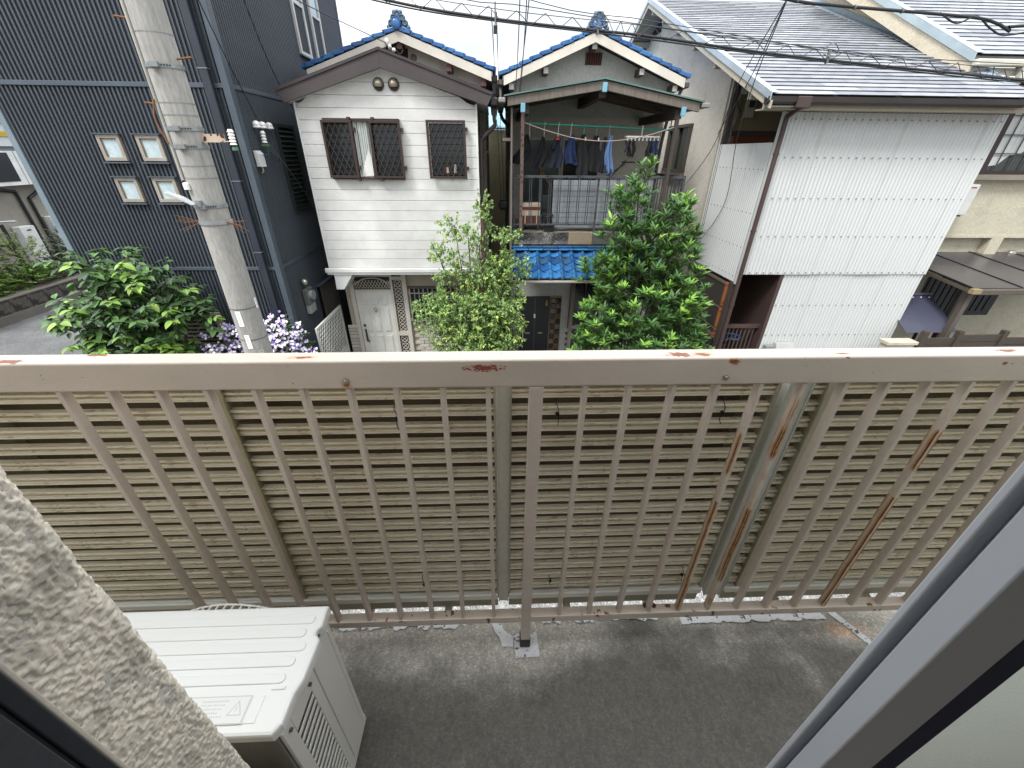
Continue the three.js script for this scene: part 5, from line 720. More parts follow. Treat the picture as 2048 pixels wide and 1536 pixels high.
  // brown boxed screen below the side sheets
  const dm = mat(0x3a342c, 0.7, { map: T.streak }); const bs = part('side_screen', bx(X0 - 0.02, X0 - 0.005, 1.32, 2.30, -8.62, -7.26), dm, h);
  part('screen_rail', mg([bx(X0 - 0.035, X0 - 0.0205, 2.30, 2.35, -8.65, -7.24), bx(X0 - 0.035, X0 - 0.0205, 1.84, 1.865, -8.62, -7.26), bx(X0 - 0.05, X0 - 0.005, 1.26, 1.32, -8.65, -7.24), bx(X0 - 0.032, X0 - 0.0205, 1.42, 1.44, -8.62, -7.26)]), grainy(0x6b6255, 0.8), bs);
  part('rusty_post', bx(X0 - 0.05, X0 - 0.015, 1.26, 2.36, -7.24, -7.19), mat(0x9a5b33, 0.9, { map: T.rustspot }), bs);
  part('corner_post', bx(X0 - 0.02, X0 + 0.06, 0, 2.38, -7.18, -7.06), oldWood, h);
  // stucco side wall and gable
  const slope = 0.4, zE = -6.65, yE = 5.12, zR = -13.05, yR = yE + slope * (zE - zR) * 1, zB = -17.5, yB = yR - 0.4 * (zR - zB), under = 0.16;
  part('side_wall', prismX([[-8.8, 0], [-8.8, yE + slope * (zE + 8.8) - under], [zR, yR - under], [zB + 0.3, yB - under + 0.12], [zB + 0.3, 0]], X0, X0 + 0.2), stuc, h);
  part('body', mg([bx(X0 + 0.21, 7.6, 0, 4.9, -16, -8.81)]), grainy(0x9c968a, 0.9), h);
  part('porch_rear_wall', mg([bx(X0 + 0.2, 7.4, 2.6, 5.9, -8.84, -8.8)]), grainy(0x8f8468, 0.9), h);
  const od = part('orange_door', bx(4.56, 5.4, 2.65, 4.72, -8.799, -8.77), mat(0x7a3f1c, 0.5, { map: T.wood }), h); part('door_head', bx(4.5, 5.46, 4.72, 4.80, -8.799, -8.75), brownM, od);
  part('porch_post', bx(X0 + 0.0, X0 + 0.08, 2.4, 5.85, -8.79, -8.70), oldWood, h);
  const em = part('electric_meter', bx(4.62, 4.78, 5.0, 5.3, -8.799, -8.70, 0.01), grainy(0xa9a695, 0.5), h); part('dial', bx(4.65, 4.75, 5.16, 5.26, -8.699, -8.69), mat(0x3a3d3c, 0.2), em);
  part('breaker_box', bx(4.44, 4.54, 5.35, 5.55, -8.75, -8.66, 0.01), grainy(0xcfccc2, 0.5), h);
  part('porch_wire', mg([tube([[4.34, 4.75, -8.6], [4.42, 4.45, -8.4], [4.4, 4.42, -7.9], [4.42, 4.62, -7.3]], 0.007, 24, 5), tube([[4.36, 5.6, -8.65], [4.38, 5.2, -8.6], [4.5, 5.05, -8.65], [4.4, 4.8, -8.62]], 0.012, 20, 5), tube([[4.36, 5.7, -8.6], [4.33, 5.3, -8.62], [4.36, 4.9, -8.66]], 0.015, 20, 5)]), mat(0x2e2a2a, 0.7), h);
  part('wall_conduit', tube([[X0 - 0.02, 5.9, -8.86], [X0 - 0.02, 4.6, -8.86], [X0 - 0.02, 2.6, -8.86], [X0 - 0.02, 1.9, -8.86]], 0.016, 20, 6), grainy(0xbab5a8, 0.7), h);
  // roof
  const dk = grainy(0x6b6a68, 0.9);
  part('roof_deck', prismX([[zE, yE - 0.05], [zR, yR - 0.05], [zR, yR - 0.004], [zE, yE - 0.004]], 3.85, 7.86), dk, h);
  part('rear_roof', prismX([[zR, yR - 0.05], [zB, yB - 0.05], [zB, yB], [zR, yR]], 3.85, 7.86), slates[1], h);
  slateRoof(h, 3.86, 7.85, zE + 0.03, yE, slope, 38, 5);
  const cap = grainy(0xaebcc6, 0.4, { metalness: 0.2 }), bb = mat(0xb8b0a0, 0.85, { map: T.stuccoC });
  const rk = (z0, y0, z1, y1) => { part('verge_cap', prismX([[z0, y0 - 0.055], [z1, y1 - 0.055], [z1, y1 + 0.03], [z0, y0 + 0.03]], 3.80, 3.815), cap, h); part('verge_cap', prismX([[z0, y0 + 0.031], [z1, y1 + 0.031], [z1, y1 + 0.04], [z0, y0 + 0.04]], 3.80, 3.90), cap, h); part('barge_board', prismX([[z0, y0 - 0.15], [z1, y1 - 0.15], [z1, y1 - 0.057], [z0, y0 - 0.057]], 3.82, 3.85), bb, h); part('rake_soffit', prismX([[z0 - 0.05, y0 - 0.13], [z1, y1 - 0.13], [z1, y1 - 0.115], [z0 - 0.05, y0 - 0.115]], 3.851, X0), mat(0xa39b8d, 0.9, { map: T.stuccoC }), h); };
  rk(zE + 0.04, yE, zR, yR); rk(zR - 0.002, yR, zB, yB);
  for (const z of [-7.3, -8.75, -9.85, -10.9, -11.9, -12.8, -14.2, -15.3]) { const y = z > zR ? yE + slope * (zE - z) : yR - 0.4 * (zR - z); part('purlin_end', bx(3.87, X0, y - 0.24, y - 0.14, z - 0.05, z + 0.05), bb, h); }
  const vt = part('gable_vent', bx(X0 - 0.02, X0 - 0.002, 7.14, 7.32, -14.35, -13.32), mat(0x141414, 0.8), h); for (let k = 0; k < 3; k++) part('vent_slat', bx(X0 - 0.035, X0 - 0.021, 7.16 + k * 0.055, 7.18 + k * 0.055, -14.33, -13.34), grainy(0x3a3a3a, 0.7), vt);
  const sw2 = part('side_window', bx(X0 - 0.012, X0 - 0.002, 4.1, 4.93, -11.33, -10.24), mat(0x1d2420, 0.25), h); part('frame', mg([bx(X0 - 0.09, X0 - 0.002, 4.93, 4.99, -11.4, -10.17), bx(X0 - 0.09, X0 - 0.002, 4.04, 4.1, -11.4, -10.17), bx(X0 - 0.08, X0 - 0.002, 4.1, 4.93, -10.24, -10.18), bx(X0 - 0.08, X0 - 0.002, 4.1, 4.93, -11.39, -11.33), bx(X0 - 0.05, X0 - 0.013, 4.1, 4.93, -10.80, -10.77)]), grainy(0x4a443c, 0.6), sw2); part('sill', bx(X0 - 0.1, X0 - 0.002, 3.95, 4.035, -11.4, -10.17), paleWood, sw2);
  // meter boxes on the front near the gate
  const mb = part('meter_box', bx(5.22, 5.38, 1.02, 1.20, F + 0.012, F + 0.11, 0.01), grainy(0x8f9192, 0.5), h); part('white_box', prismX([[F + 0.012, 1.02], [F + 0.14, 1.02], [F + 0.14, 1.1], [F + 0.08, 1.24], [F + 0.012, 1.24]], 5.42, 5.78, 0.008), grainy(0xb9bab6, 0.5), mb);
}
// bicycle just inside the entrance
{
  const b = thing('bicycle', 'blue bicycle parked inside the dark entrance behind the gate', 'bicycle', [4.75, 0.08, -7.6]), bl = grainy(0x2a5f96, 0.4), tr = mat(0x1a1a1a, 0.8);
  for (const z of [-7.45, -8.25]) part('wheel', mg([new THREE.TorusGeometry(0.3, 0.018, 6, 28).rotateY(Math.PI / 2).translate(4.78, 0.32, z)]), tr, b);
  part('frame', mg([cyl([4.78, 0.32, -7.45], [4.78, 0.95, -7.55], 0.018), cyl([4.78, 0.8, -7.57], [4.78, 0.4, -7.95], 0.018), cyl([4.78, 0.4, -7.95], [4.78, 0.85, -8.1], 0.018), cyl([4.78, 0.4, -7.95], [4.78, 0.32, -8.25], 0.012)]), bl, b);
  part('handlebar', tube([[4.5, 1.05, -7.75], [4.55, 1.12, -7.58], [4.78, 1.05, -7.54], [5.0, 1.12, -7.58], [5.05, 1.05, -7.75]], 0.014, 20, 6), grainy(0x9a9a9a, 0.3, { metalness: 0.7 }), b); part('saddle', sph(4.78, 0.92, -8.1, 0.08, 0.04, 0.13, 10), tr, b); part('basket', new THREE.TorusGeometry(0.16, 0.02, 6, 20).rotateX(Math.PI / 2).translate(4.78, 1.2, -7.38), bl, b);
}
// ================================================================ far right house
{
  const h = thing('beige_house', 'beige rendered house with slate roof and latticed upper window', 'house', [10.5, 0, -10.5]);
  const F = -8.4, wall = mat(0xcbc4ae, 0.95, { map: T.stuccoC, bumpMap: T.stucco, bumpScale: 0.006 }), slope = 0.52, zE = -7.75, yE = 5.79, zR = -12.4, yR = yE + slope * (zE - zR);
  part('gable_wall', prismX([[F, 0], [F, yE + slope * (zE - F) - 0.1], [zR, yR - 0.1], [-16, yR - 0.1 - 0.52 * (16 + zR)], [-16, 0]], 7.90, 8.1), mat(0xd3c8b0, 0.95, { map: T.stuccoC, bumpMap: T.stucco, bumpScale: 0.006 }), h);
  part('upper_wall', bx(8.1, 15, 2.98, 5.7, F - 0.2, F), wall, h); part('lower_wall', bx(8.1, 15, 0, 2.979, F - 0.35, F - 0.14), wall, h); part('ledge', bx(8.1, 15, 2.95, 3.0, F - 0.14, F + 0.02), wall, h);
  part('pilaster', bx(10.36, 10.62, 2.45, 2.949, F - 0.139, F + 0.02), wall, h);
  part('wall_lamp', mg([sph(11.05, 2.62, F - 0.04, 0.09, 0.08, 0.08, 14), bx(10.94, 11.04, 2.5, 2.62, F - 0.13, F - 0.05)]), mat(0x8d867c, 0.2, { metalness: 0.5 }), h);
  part('roof_deck', prismX([[zE, yE - 0.06], [zR, yR - 0.06], [zR, yR - 0.004], [zE, yE - 0.004]], 7.56, 15), grainy(0x6b6a68, 0.9), h);
  slateRoof(h, 7.63, 14.2, zE + 0.03, yE, slope, 27, 9);
  const cap = grainy(0xb4c4ca, 0.4, { metalness: 0.2 });
  part('verge_cap', prismX([[zE + 0.03, yE - 0.09], [zR, yR - 0.09], [zR, yR + 0.03], [zE + 0.03, yE + 0.03]], 7.53, 7.545), cap, h); part('verge_cap', prismX([[zE + 0.03, yE + 0.031], [zR, yR + 0.031], [zR, yR + 0.042], [zE + 0.03, yE + 0.042]], 7.53, 7.66), cap, h);
  part('barge_board', prismX([[zE, yE - 0.32], [zR, yR - 0.32], [zR, yR - 0.092], [zE, yE - 0.092]], 7.56, 7.60), mat(0xd8cdb6, 0.9, { map: T.stuccoC }), h); part('rake_soffit', prismX([[zE, yE - 0.30], [zR, yR - 0.30], [zR, yR - 0.28], [zE, yE - 0.28]], 7.601, 7.9), wall, h);
  part('eave_gutter', mg([bx(7.56, 15, yE - 0.14, yE - 0.05, zE - 0.02, zE + 0.1, 0.02), bx(7.60, 15, yE - 0.26, yE - 0.145, zE - 0.4, zE - 0.02)]), grainy(0xd5d0c0, 0.6), h); part('gutter_bracket', bx(8.35, 8.6, yE - 0.3, yE - 0.04, zE - 0.03, zE + 0.11), grainy(0xd5d0c4, 0.6), h);
  part('valley_flashing', prismX([[-7.4, 5.13 + 0.4 * 0.75 + 0.02], [-12.9, 5.13 + 0.4 * 6.25 + 0.02], [-12.9, 5.13 + 0.4 * 6.25 + 0.13], [-7.4, 5.13 + 0.4 * 0.75 + 0.05]], 7.872, 7.888), grainy(0x8fa0ac, 0.4), h);
  part('valley_gutter', prismX([[-7.2, 5.13 + 0.4 * 0.55 + 0.012], [-12.9, 5.13 + 0.4 * 6.25 + 0.012], [-12.9, 5.13 + 0.4 * 6.25 + 0.03], [-7.2, 5.13 + 0.4 * 0.55 + 0.03]], 7.68, 7.871), grainy(0x96a6b4, 0.4), h);
  // window with muntins
  const wz = F + 0.001, bw = mat(0x3a2c28, 0.7, { map: T.wood }), W = part('window', bx(9.10, 11.6, 4.18, 5.4, wz, wz + 0.01), mat(0x3a3d3c, 0.12), h);
  part('frame', mg([bx(9.08, 9.30, 4.05, 5.5, wz, wz + 0.14), bx(9.30, 11.6, 4.12, 4.18, wz, wz + 0.09), bx(10.55, 10.68, 4.18, 5.4, wz + 0.012, wz + 0.1)]), bw, W); part('sill', bx(9.05, 11.7, 4.03, 4.119, wz, wz + 0.15), grainy(0x8d8578, 0.7), W); part('post_bracket', bx(9.05, 9.5, 5.34, 5.5, wz, wz + 0.2), bw, W);
  for (let k = 0; k < 5; k++) part('muntin', bx(9.56 + k * 0.26, 9.575 + k * 0.26, 4.18, 5.4, wz + 0.035, wz + 0.05), grainy(0x57514b, 0.5), W); for (let k = 0; k < 3; k++) part('muntin', bx(9.10, 10.55, 4.46 + k * 0.30, 4.475 + k * 0.30, wz + 0.035, wz + 0.05), grainy(0x57514b, 0.5), W);
  const ft = [[9.31, 5.33], [10.54, 5.33], [10.54, 4.66], [10.1, 4.6], [9.95, 4.47], [9.75, 4.44], [9.6, 4.28], [9.31, 4.24]]; part('lace_curtain', prismZ(ft, wz + 0.012, wz + 0.016), mat(0xd3d6d4, 0.9, { map: withRepeat(T.streak, 0.3, 2) }), W);
  // wall unit
  const u = part('wall_air_conditioner', bx(8.55, 9.10, 3.43, 3.96, F + 0.06, F + 0.38, 0.012), grainy(0xdcdcd8, 0.45), h); part('grille', bx(8.62, 8.86, 3.5, 3.88, F + 0.381, F + 0.386), grainy(0x77736f, 0.6), u); part('red_mark', bx(8.94, 9.04, 3.9, 3.92, F + 0.381, F + 0.384), grainy(0xb5403a, 0.6), u); part('bracket', mg([bx(8.6, 8.63, 3.40, 3.429, F, F + 0.36), bx(9.0, 9.03, 3.40, 3.429, F, F + 0.36)]), grainy(0x77746c, 0.6), u);
  // canopy
  const C = grainy(0x4a4848, 0.4);
  const can = mat(0x4b494c, 0.28, { map: T.stuccoC });
  for (let k = 0; k < 5; k++) { const x = 8.36 + k * 0.92; part('canopy_panel', prismX([[-6.62, 2.40], [F - 0.13, 2.62], [F - 0.13, 2.635], [-6.62, 2.415]], x, x + 0.905), can, h); part('canopy_rib', prismX([[-6.62, 2.405], [F - 0.13, 2.625], [F - 0.13, 2.65], [-6.62, 2.43]], x - 0.012, x + 0.001), mat(0x1e1d20, 0.5), h); }
  part('canopy_gutter', mg([bx(8.33, 13, 2.31, 2.40, -6.62, -6.54, 0.01), prismX([[-6.62, 2.33], [F - 0.13, 2.55], [F - 0.13, 2.60], [-6.62, 2.385]], 8.33, 8.348)]), grainy(0x5c5449, 0.6), h); part('canopy_gutter_end', bx(8.30, 8.46, 2.33, 2.41, -6.61, -6.53), grainy(0x9a8867, 0.7), h);
  for (const [x, z] of [[8.42, -6.66], [9.05, -7.3], [11.5, -6.66]]) part('canopy_post', bx(x, x + 0.09, 0, 2.32, z - 0.09, z), grainy(0x5f564f, 0.6), h);
  part('frosted_door', bx(8.6, 9.3, 0.1, 2.2, F - 0.139, F - 0.12), mat(0xc3c7c8, 0.3), h); part('entrance_window', bx(9.6, 11.5, 1.2, 2.1, F - 0.139, F - 0.13), mat(0x15181b, 0.15), h);
  for (let k = 0; k < 12; k++) part('blind_slat', bx(9.65 + k * 0.15, 9.71 + k * 0.15, 1.3, 2.1, F - 0.129, F - 0.115), grainy(0x33383b, 0.6), h);
  part('body', bx(8.1, 15, 0, 5.6, -15.9, F - 0.351), grainy(0xb3ad9d, 0.9), h);
}
{
  const s = thing('polycarbonate_sheet', 'dark purple corrugated plastic sheet roof beside the white sheet house', 'sheet', [8.3, 1.5, -7.0]);
  const w = wave(7.72, 8.75, 0, 0.032, 0.007, 6); part('sheet', ribbon(w, 0, 0.95).rotateX(-1.05).translate(0, 1.52, -6.75), mat(0x44465a, 0.3, { map: T.grain }), s); part('edge_strip', bx(7.74, 8.76, 2.0, 2.03, -7.6, -7.55), grainy(0x6a6a82, 0.4), s);
  part('support', mg([cyl([7.8, 0, -7.4], [7.8, 1.85, -7.4], 0.03), cyl([8.7, 0, -7.4], [8.7, 1.85, -7.4], 0.03)]), grainy(0x4a4a55, 0.5), s);
  for (let k = 0; k < 6; k++) part('clip', sph(7.82 + k * 0.17, 1.965, -7.50, 0.016, 0.016, 0.016, 8), mat(0xcfd0d4, 0.3), s);
  const f = thing('board_fence', 'dark brown horizontal board fence with square posts', 'fence', [8.6, 0, -6.5]), fm = mat(0x4a4038, 0.7, { map: T.wood });
  for (const x of [7.76, 8.42, 9.28, 10.2]) part('post', bx(x, x + 0.09, 0, 1.66, -6.54, -6.45, 0.005), fm, f);
  for (let k = 0; k < 9; k++) { const y = 0.2 + k * 0.148; part('board', bx(7.85, 8.42, y, y + 0.138, -6.51, -6.48, 0.004), fm, f); part('board', bx(8.51, 9.28, y + 0.06, y + 0.198, -6.51, -6.48, 0.004), fm, f); part('board', bx(9.37, 10.2, y, y + 0.138, -6.51, -6.48, 0.004), fm, f); }
  const bw = thing('block_wall', 'short cream block wall next to the brown board fence', 'wall', [7.5, 0, -6.5]), cm = mat(0xcac3b2, 0.95, { map: T.stuccoC, bumpMap: T.stucco, bumpScale: 0.008 });
  for (let r = 0; r < 7; r++) part('block', bx(7.18, 7.70, r * 0.2, r * 0.2 + 0.196, -6.62, -6.47, 0.004), cm, bw); part('coping', bx(7.15, 7.73, 1.4, 1.46, -6.65, -6.44, 0.008), cm, bw);
}

// ================================================================ plants
const bark = mat(0x6a5a48, 0.95, { map: T.wood });
function leafPts(L, W, fold, curl, seg = 3) {                 // triangles of one leaf along +y, face toward +z
  const row = [[0, 0, 0]]; const rows = [];
  for (let i = 1; i < seg; i++) { const t = i / seg, w = W / 2 * Math.pow(Math.sin(Math.PI * Math.pow(t, 0.85)), 0.8), z = -curl * L * t * t; rows.push([[-w, t * L, z + fold * w], [0, t * L, z], [w, t * L, z + fold * w]]); }
  const tip = [0, L, -curl * L], o = []; let p = [[0, 0, 0], [0, 0, 0], [0, 0, 0]];
  rows.forEach((r, i) => { if (i === 0) o.push([0, 0, 0], r[1], r[0], [0, 0, 0], r[2], r[1]); else { const q = rows[i - 1]; o.push(q[0], q[1], r[1], q[0], r[1], r[0], q[1], q[2], r[2], q[1], r[2], r[1]); } });
  const l = rows[rows.length - 1]; o.push(l[0], l[1], tip, l[1], l[2], tip); return o;
}
const diamond = (L, W) => [[0, 0, 0], [W / 2, L * 0.45, 0], [0, L, -0.1 * L], [0, 0, 0], [0, L, -0.1 * L], [-W / 2, L * 0.45, 0]];
class Bag {
  constructor() { this.p = []; this.c = []; }
  add(m, pts, col) { const v = V(0, 0, 0); for (const q of pts) { v.set(...q).applyMatrix4(m); this.p.push(v.x, v.y, v.z); this.c.push(col[0], col[1], col[2]); } }
  geo() { const g = new THREE.BufferGeometry(); g.setAttribute('position', new THREE.BufferAttribute(new Float32Array(this.p), 3)); g.setAttribute('color', new THREE.BufferAttribute(new Float32Array(this.c), 3)); g.computeVertexNormals(); return g; }
}
const leafMat = new THREE.MeshPhysicalMaterial({ color: 0xffffff, vertexColors: true, roughness: 0.62, side: THREE.DoubleSide, transmission: 0.22, thickness: 0 });
const M4 = () => new THREE.Matrix4();
function frame(pos, dir, up, s = 1) { const y = dir.clone().normalize(), x = y.clone().cross(up).normalize(); if (x.lengthSq() < 0.01) x.set(1, 0, 0); const z = x.clone().cross(y); return M4().makeBasis(x.multiplyScalar(s), y.multiplyScalar(s), z.multiplyScalar(s)).setPosition(pos); }
const lin = h => { const c = new THREE.Color(h); return [c.r, c.g, c.b]; };
// o: base, clumps [x,y,z,rx,ry,rz,weight], twigs, twigLen, leaves, L, W, fold, curl, seg, colors, young, up, rosette, singles
function plant(name, label, o) {
  const t = thing(name, label, o.category || 'tree', o.base, o.group), r = rand(o.seed), bag = new Bag(), wood = [], cols = o.colors.map(lin), young = (o.young || []).map(lin);
  const B = V(...o.base); const pts = o.seg === 0 ? diamond(o.L, o.W) : leafPts(o.L, o.W, o.fold ?? 0.25, o.curl ?? 0.2, o.seg || 3);
  const vol = o.clumps.map(c => c[3] * c[4] * (c[6] || 1)), tot = vol.reduce((a, b) => a + b, 0), loose = [];
  const trunkR = o.trunk || 0.04;
  o.clumps.forEach((c, ci) => {
    const C = V(c[0], c[1], c[2]);
    if (!o.noStems) { const mid = B.clone().lerp(C, 0.55); mid.x = lerp(B.x, C.x, 0.35); mid.z = lerp(B.z, C.z, 0.35); const g = new THREE.TubeGeometry(new THREE.CatmullRomCurve3([B.clone().add(V((r() - 0.5) * 0.1, 0, (r() - 0.5) * 0.1)), mid, C]), 12, trunkR * (0.22 + 0.2 * r()), 6); wood.push(g); }
    const n = Math.max(3, Math.round(o.twigs * vol[ci] / tot));
    for (let k = 0; k < n; k++) {
      let d; do { d = V(r() * 2 - 1, r() * 2 - 1, r() * 2 - 1); } while (d.lengthSq() > 1 || d.lengthSq() < 0.02);
      const q = Math.pow(r(), 0.42); d.normalize();
      const S = C.clone().add(V(d.x * c[3] * q, d.y * c[4] * q, d.z * c[5] * q));
      const dir = d.clone().multiplyScalar(0.7).add(V((r() - 0.5) * 0.5, o.up, (r() - 0.5) * 0.5)).normalize(), len = o.twigLen * (0.6 + 0.7 * r());
      const E = S.clone().addScaledVector(dir, len); E.y -= (o.droop || 0) * len;
      wood.push(cyl([S.x, S.y, S.z], [E.x, E.y, E.z], o.twigR || 0.004, (o.twigR || 0.004) * 0.5, 4));
      const isYoung = young.length && q > 0.8 && r() < (o.youngShare || 0.4);
      for (let i = 0; i < o.leaves; i++) {
        const tt = o.rosette ? Math.pow(r(), 0.55) : (i + 0.6 + 0.3 * r()) / o.leaves, P = S.clone().lerp(E, Math.min(1, tt));
        const a = i * 2.4 + r() * 0.8, side = V(Math.cos(a), 0.15, Math.sin(a)); if (o.spread) side.set(r() - 0.5, r() - 0.35, r() - 0.5); else side.addScaledVector(dir, (o.along ?? 0.4) + 0.9 * Math.max(0, tt - 0.75)); side.y -= (o.hang || 0) * (0.5 + r()); side.normalize();
        const m = frame(P, side, V((r() - 0.5) * 0.5, 1, (r() - 0.5) * 0.5 + 0.2), 0.65 + 0.6 * r());
        const base = isYoung && tt > 0.45 ? young[Math.floor(r() * young.length)] : cols[Math.floor(r() * cols.length)], kk = 0.8 + 0.4 * r();
        loose.push([m, base.map(x => x * kk), P.z + (q > 0.75 ? 0.4 : 0) + r() * 0.1]);
      }
    }
  });
  loose.sort((a, b) => b[2] - a[2]);
  const ns = o.singles || 0;
  if (ns) {                                           // the leaves that show largest are meshes of their own
    const g = new THREE.BufferGeometry(); g.setAttribute('position', new THREE.BufferAttribute(new Float32Array(pts.flat()), 3)); g.computeVertexNormals();
    const mats = new Map();
    for (let i = 0; i < ns; i++) { const [m, c] = loose[i]; const key = c.map(x => Math.round(x * 40)).join(); if (!mats.has(key)) mats.set(key, new THREE.MeshPhysicalMaterial({ color: new THREE.Color(...c), roughness: 0.62, side: THREE.DoubleSide, transmission: 0.22, thickness: 0 })); const e = new THREE.Mesh(g, mats.get(key)); e.name = 'leaf'; e.castShadow = e.receiveShadow = true; e.applyMatrix4(M4().makeTranslation(-o.base[0], -o.base[1], -o.base[2]).multiply(m)); t.add(e); }
  }
  for (let i = ns; i < loose.length; i++) bag.add(loose[i][0], pts, loose[i][1]);
  const cr = part('crown', bag.geo(), leafMat, t, false); if (ns) cr.userData.kind = 'stuff';
  if (wood.length) part('branches', mg(wood), bark, t);
  if (o.stem) part('trunk', tube(o.stem, trunkR, 24, 8), bark, t);
  return { t, loose, r };
}
plant('broadleaf_tree', 'broadleaf shrub with large drooping leaves before the blue corrugated wall', { base: [-5.1, 0, -5.75], seed: 3, trunk: 0.05, category: 'tree',
  clumps: [[-5.15, 2.42, -5.72, 0.55, 0.42, 0.4], [-5.3, 2.95, -5.7, 0.34, 0.2, 0.3, 0.7], [-5.62, 3.16, -5.66, 0.24, 0.1, 0.15, 0.5], [-4.72, 2.78, -5.8, 0.22, 0.22, 0.25, 0.7], [-5.72, 2.35, -5.6, 0.32, 0.3, 0.3], [-5.85, 2.1, -5.55, 0.3, 0.15, 0.3, 0.6], [-4.62, 2.3, -5.85, 0.3, 0.22, 0.3], [-5.3, 1.85, -5.6, 0.55, 0.3, 0.4], [-4.95, 1.5, -5.7, 0.5, 0.3, 0.35, 0.8], [-5.05, 3.12, -5.8, 0.16, 0.12, 0.15, 0.6]],
  twigs: 380, twigLen: 0.22, leaves: 8, L: 0.14, W: 0.076, fold: 0.3, curl: 0.28, seg: 4, up: 0.35, droop: 0.15, hang: 0.55, along: 0.5, twigR: 0.006, colors: [0x3d6028, 0x325124, 0x4a7030, 0x304b26, 0x517a34], young: [0x76983a, 0x88a844, 0x689034], youngShare: 0.55, singles: 300 });
plant('feathery_tree', 'slender feathery green tree with sparse upper shoots before the white house', { base: [-0.35, 0, -6.4], seed: 5, trunk: 0.028, stem: [[-0.35, 0, -6.4], [-0.3, 1.4, -6.42], [-0.22, 2.6, -6.4], [-0.19, 3.3, -6.4], [-0.16, 3.75, -6.4]],
  clumps: [[-0.5, 2.1, -6.4, 0.55, 0.5, 0.45, 0.6], [-0.05, 2.3, -6.42, 0.45, 0.5, 0.42, 0.65], [-0.98, 2.1, -6.35, 0.38, 0.34, 0.34, 0.6], [0.16, 1.9, -6.4, 0.28, 0.45, 0.32, 0.6], [-0.3, 2.78, -6.4, 0.3, 0.22, 0.25, 0.5], [0.05, 2.85, -6.42, 0.22, 0.2, 0.2, 0.5], [-0.45, 1.55, -6.35, 0.62, 0.3, 0.4], [-0.2, 1.2, -6.35, 0.45, 0.3, 0.35], [-0.62, 3.46, -6.4, 0.2, 0.13, 0.16, 0.5], [-0.42, 3.28, -6.4, 0.22, 0.11, 0.15, 0.5], [-0.88, 3.02, -6.38, 0.16, 0.17, 0.14, 0.5], [-0.6, 3.0, -6.38, 0.2, 0.10, 0.14, 0.5], [-0.2, 3.66, -6.4, 0.12, 0.24, 0.13, 0.5], [0.12, 3.3, -6.42, 0.24, 0.12, 0.17, 0.5], [-0.25, 3.18, -6.4, 0.16, 0.11, 0.14, 0.4], [0.25, 2.85, -6.42, 0.26, 0.24, 0.2, 0.5], [-0.78, 2.68, -6.35, 0.19, 0.15, 0.16, 0.5]],
  twigs: 2500, twigLen: 0.11, leaves: 12, L: 0.05, W: 0.026, seg: 0, up: 0.2, droop: 0.2, hang: 0.35, along: 0.0, spread: true, twigR: 0.0022, colors: [0x7a9850, 0x6a8a46, 0x8aa85e, 0x5f7e40, 0x96b266], young: [0xa2bb55, 0xb3c766], youngShare: 0.3 });
plant('laurel_tree', 'dense upright laurel tree with glossy lance leaves before the laundry balcony', { base: [2.3, 0, -6.35], seed: 8, trunk: 0.035,
  clumps: [[2.06, 4.0, -6.3, 0.12, 0.22, 0.14, 0.9], [1.98, 3.72, -6.3, 0.24, 0.24, 0.24], [1.86, 3.35, -6.3, 0.24, 0.28, 0.28], [2.62, 3.5, -6.35, 0.22, 0.25, 0.25], [2.85, 3.55, -6.35, 0.12, 0.26, 0.16], [2.3, 3.2, -6.35, 0.4, 0.35, 0.35], [2.25, 2.75, -6.3, 0.62, 0.4, 0.42], [2.88, 2.95, -6.35, 0.28, 0.38, 0.32], [1.62, 2.75, -6.25, 0.22, 0.26, 0.26], [2.4, 2.25, -6.25, 0.75, 0.4, 0.45], [3.02, 2.4, -6.3, 0.3, 0.4, 0.32], [1.78, 2.0, -6.2, 0.34, 0.35, 0.32], [2.4, 1.65, -6.15, 0.95, 0.35, 0.42], [1.62, 1.5, -6.1, 0.38, 0.25, 0.32], [3.1, 1.75, -6.2, 0.35, 0.4, 0.32], [3.35, 1.3, -6.15, 0.35, 0.2, 0.3]],
  twigs: 950, twigLen: 0.17, leaves: 16, L: 0.13, W: 0.031, fold: 0.35, curl: 0.15, seg: 3, up: 0.75, rosette: true, along: 0.85, twigR: 0.005, colors: [0x3f6628, 0x4c7630, 0x345825, 0x588636, 0x446c2c], young: [0x78a23a, 0x8cb845, 0x6a9433], youngShare: 0.5, singles: 300 });
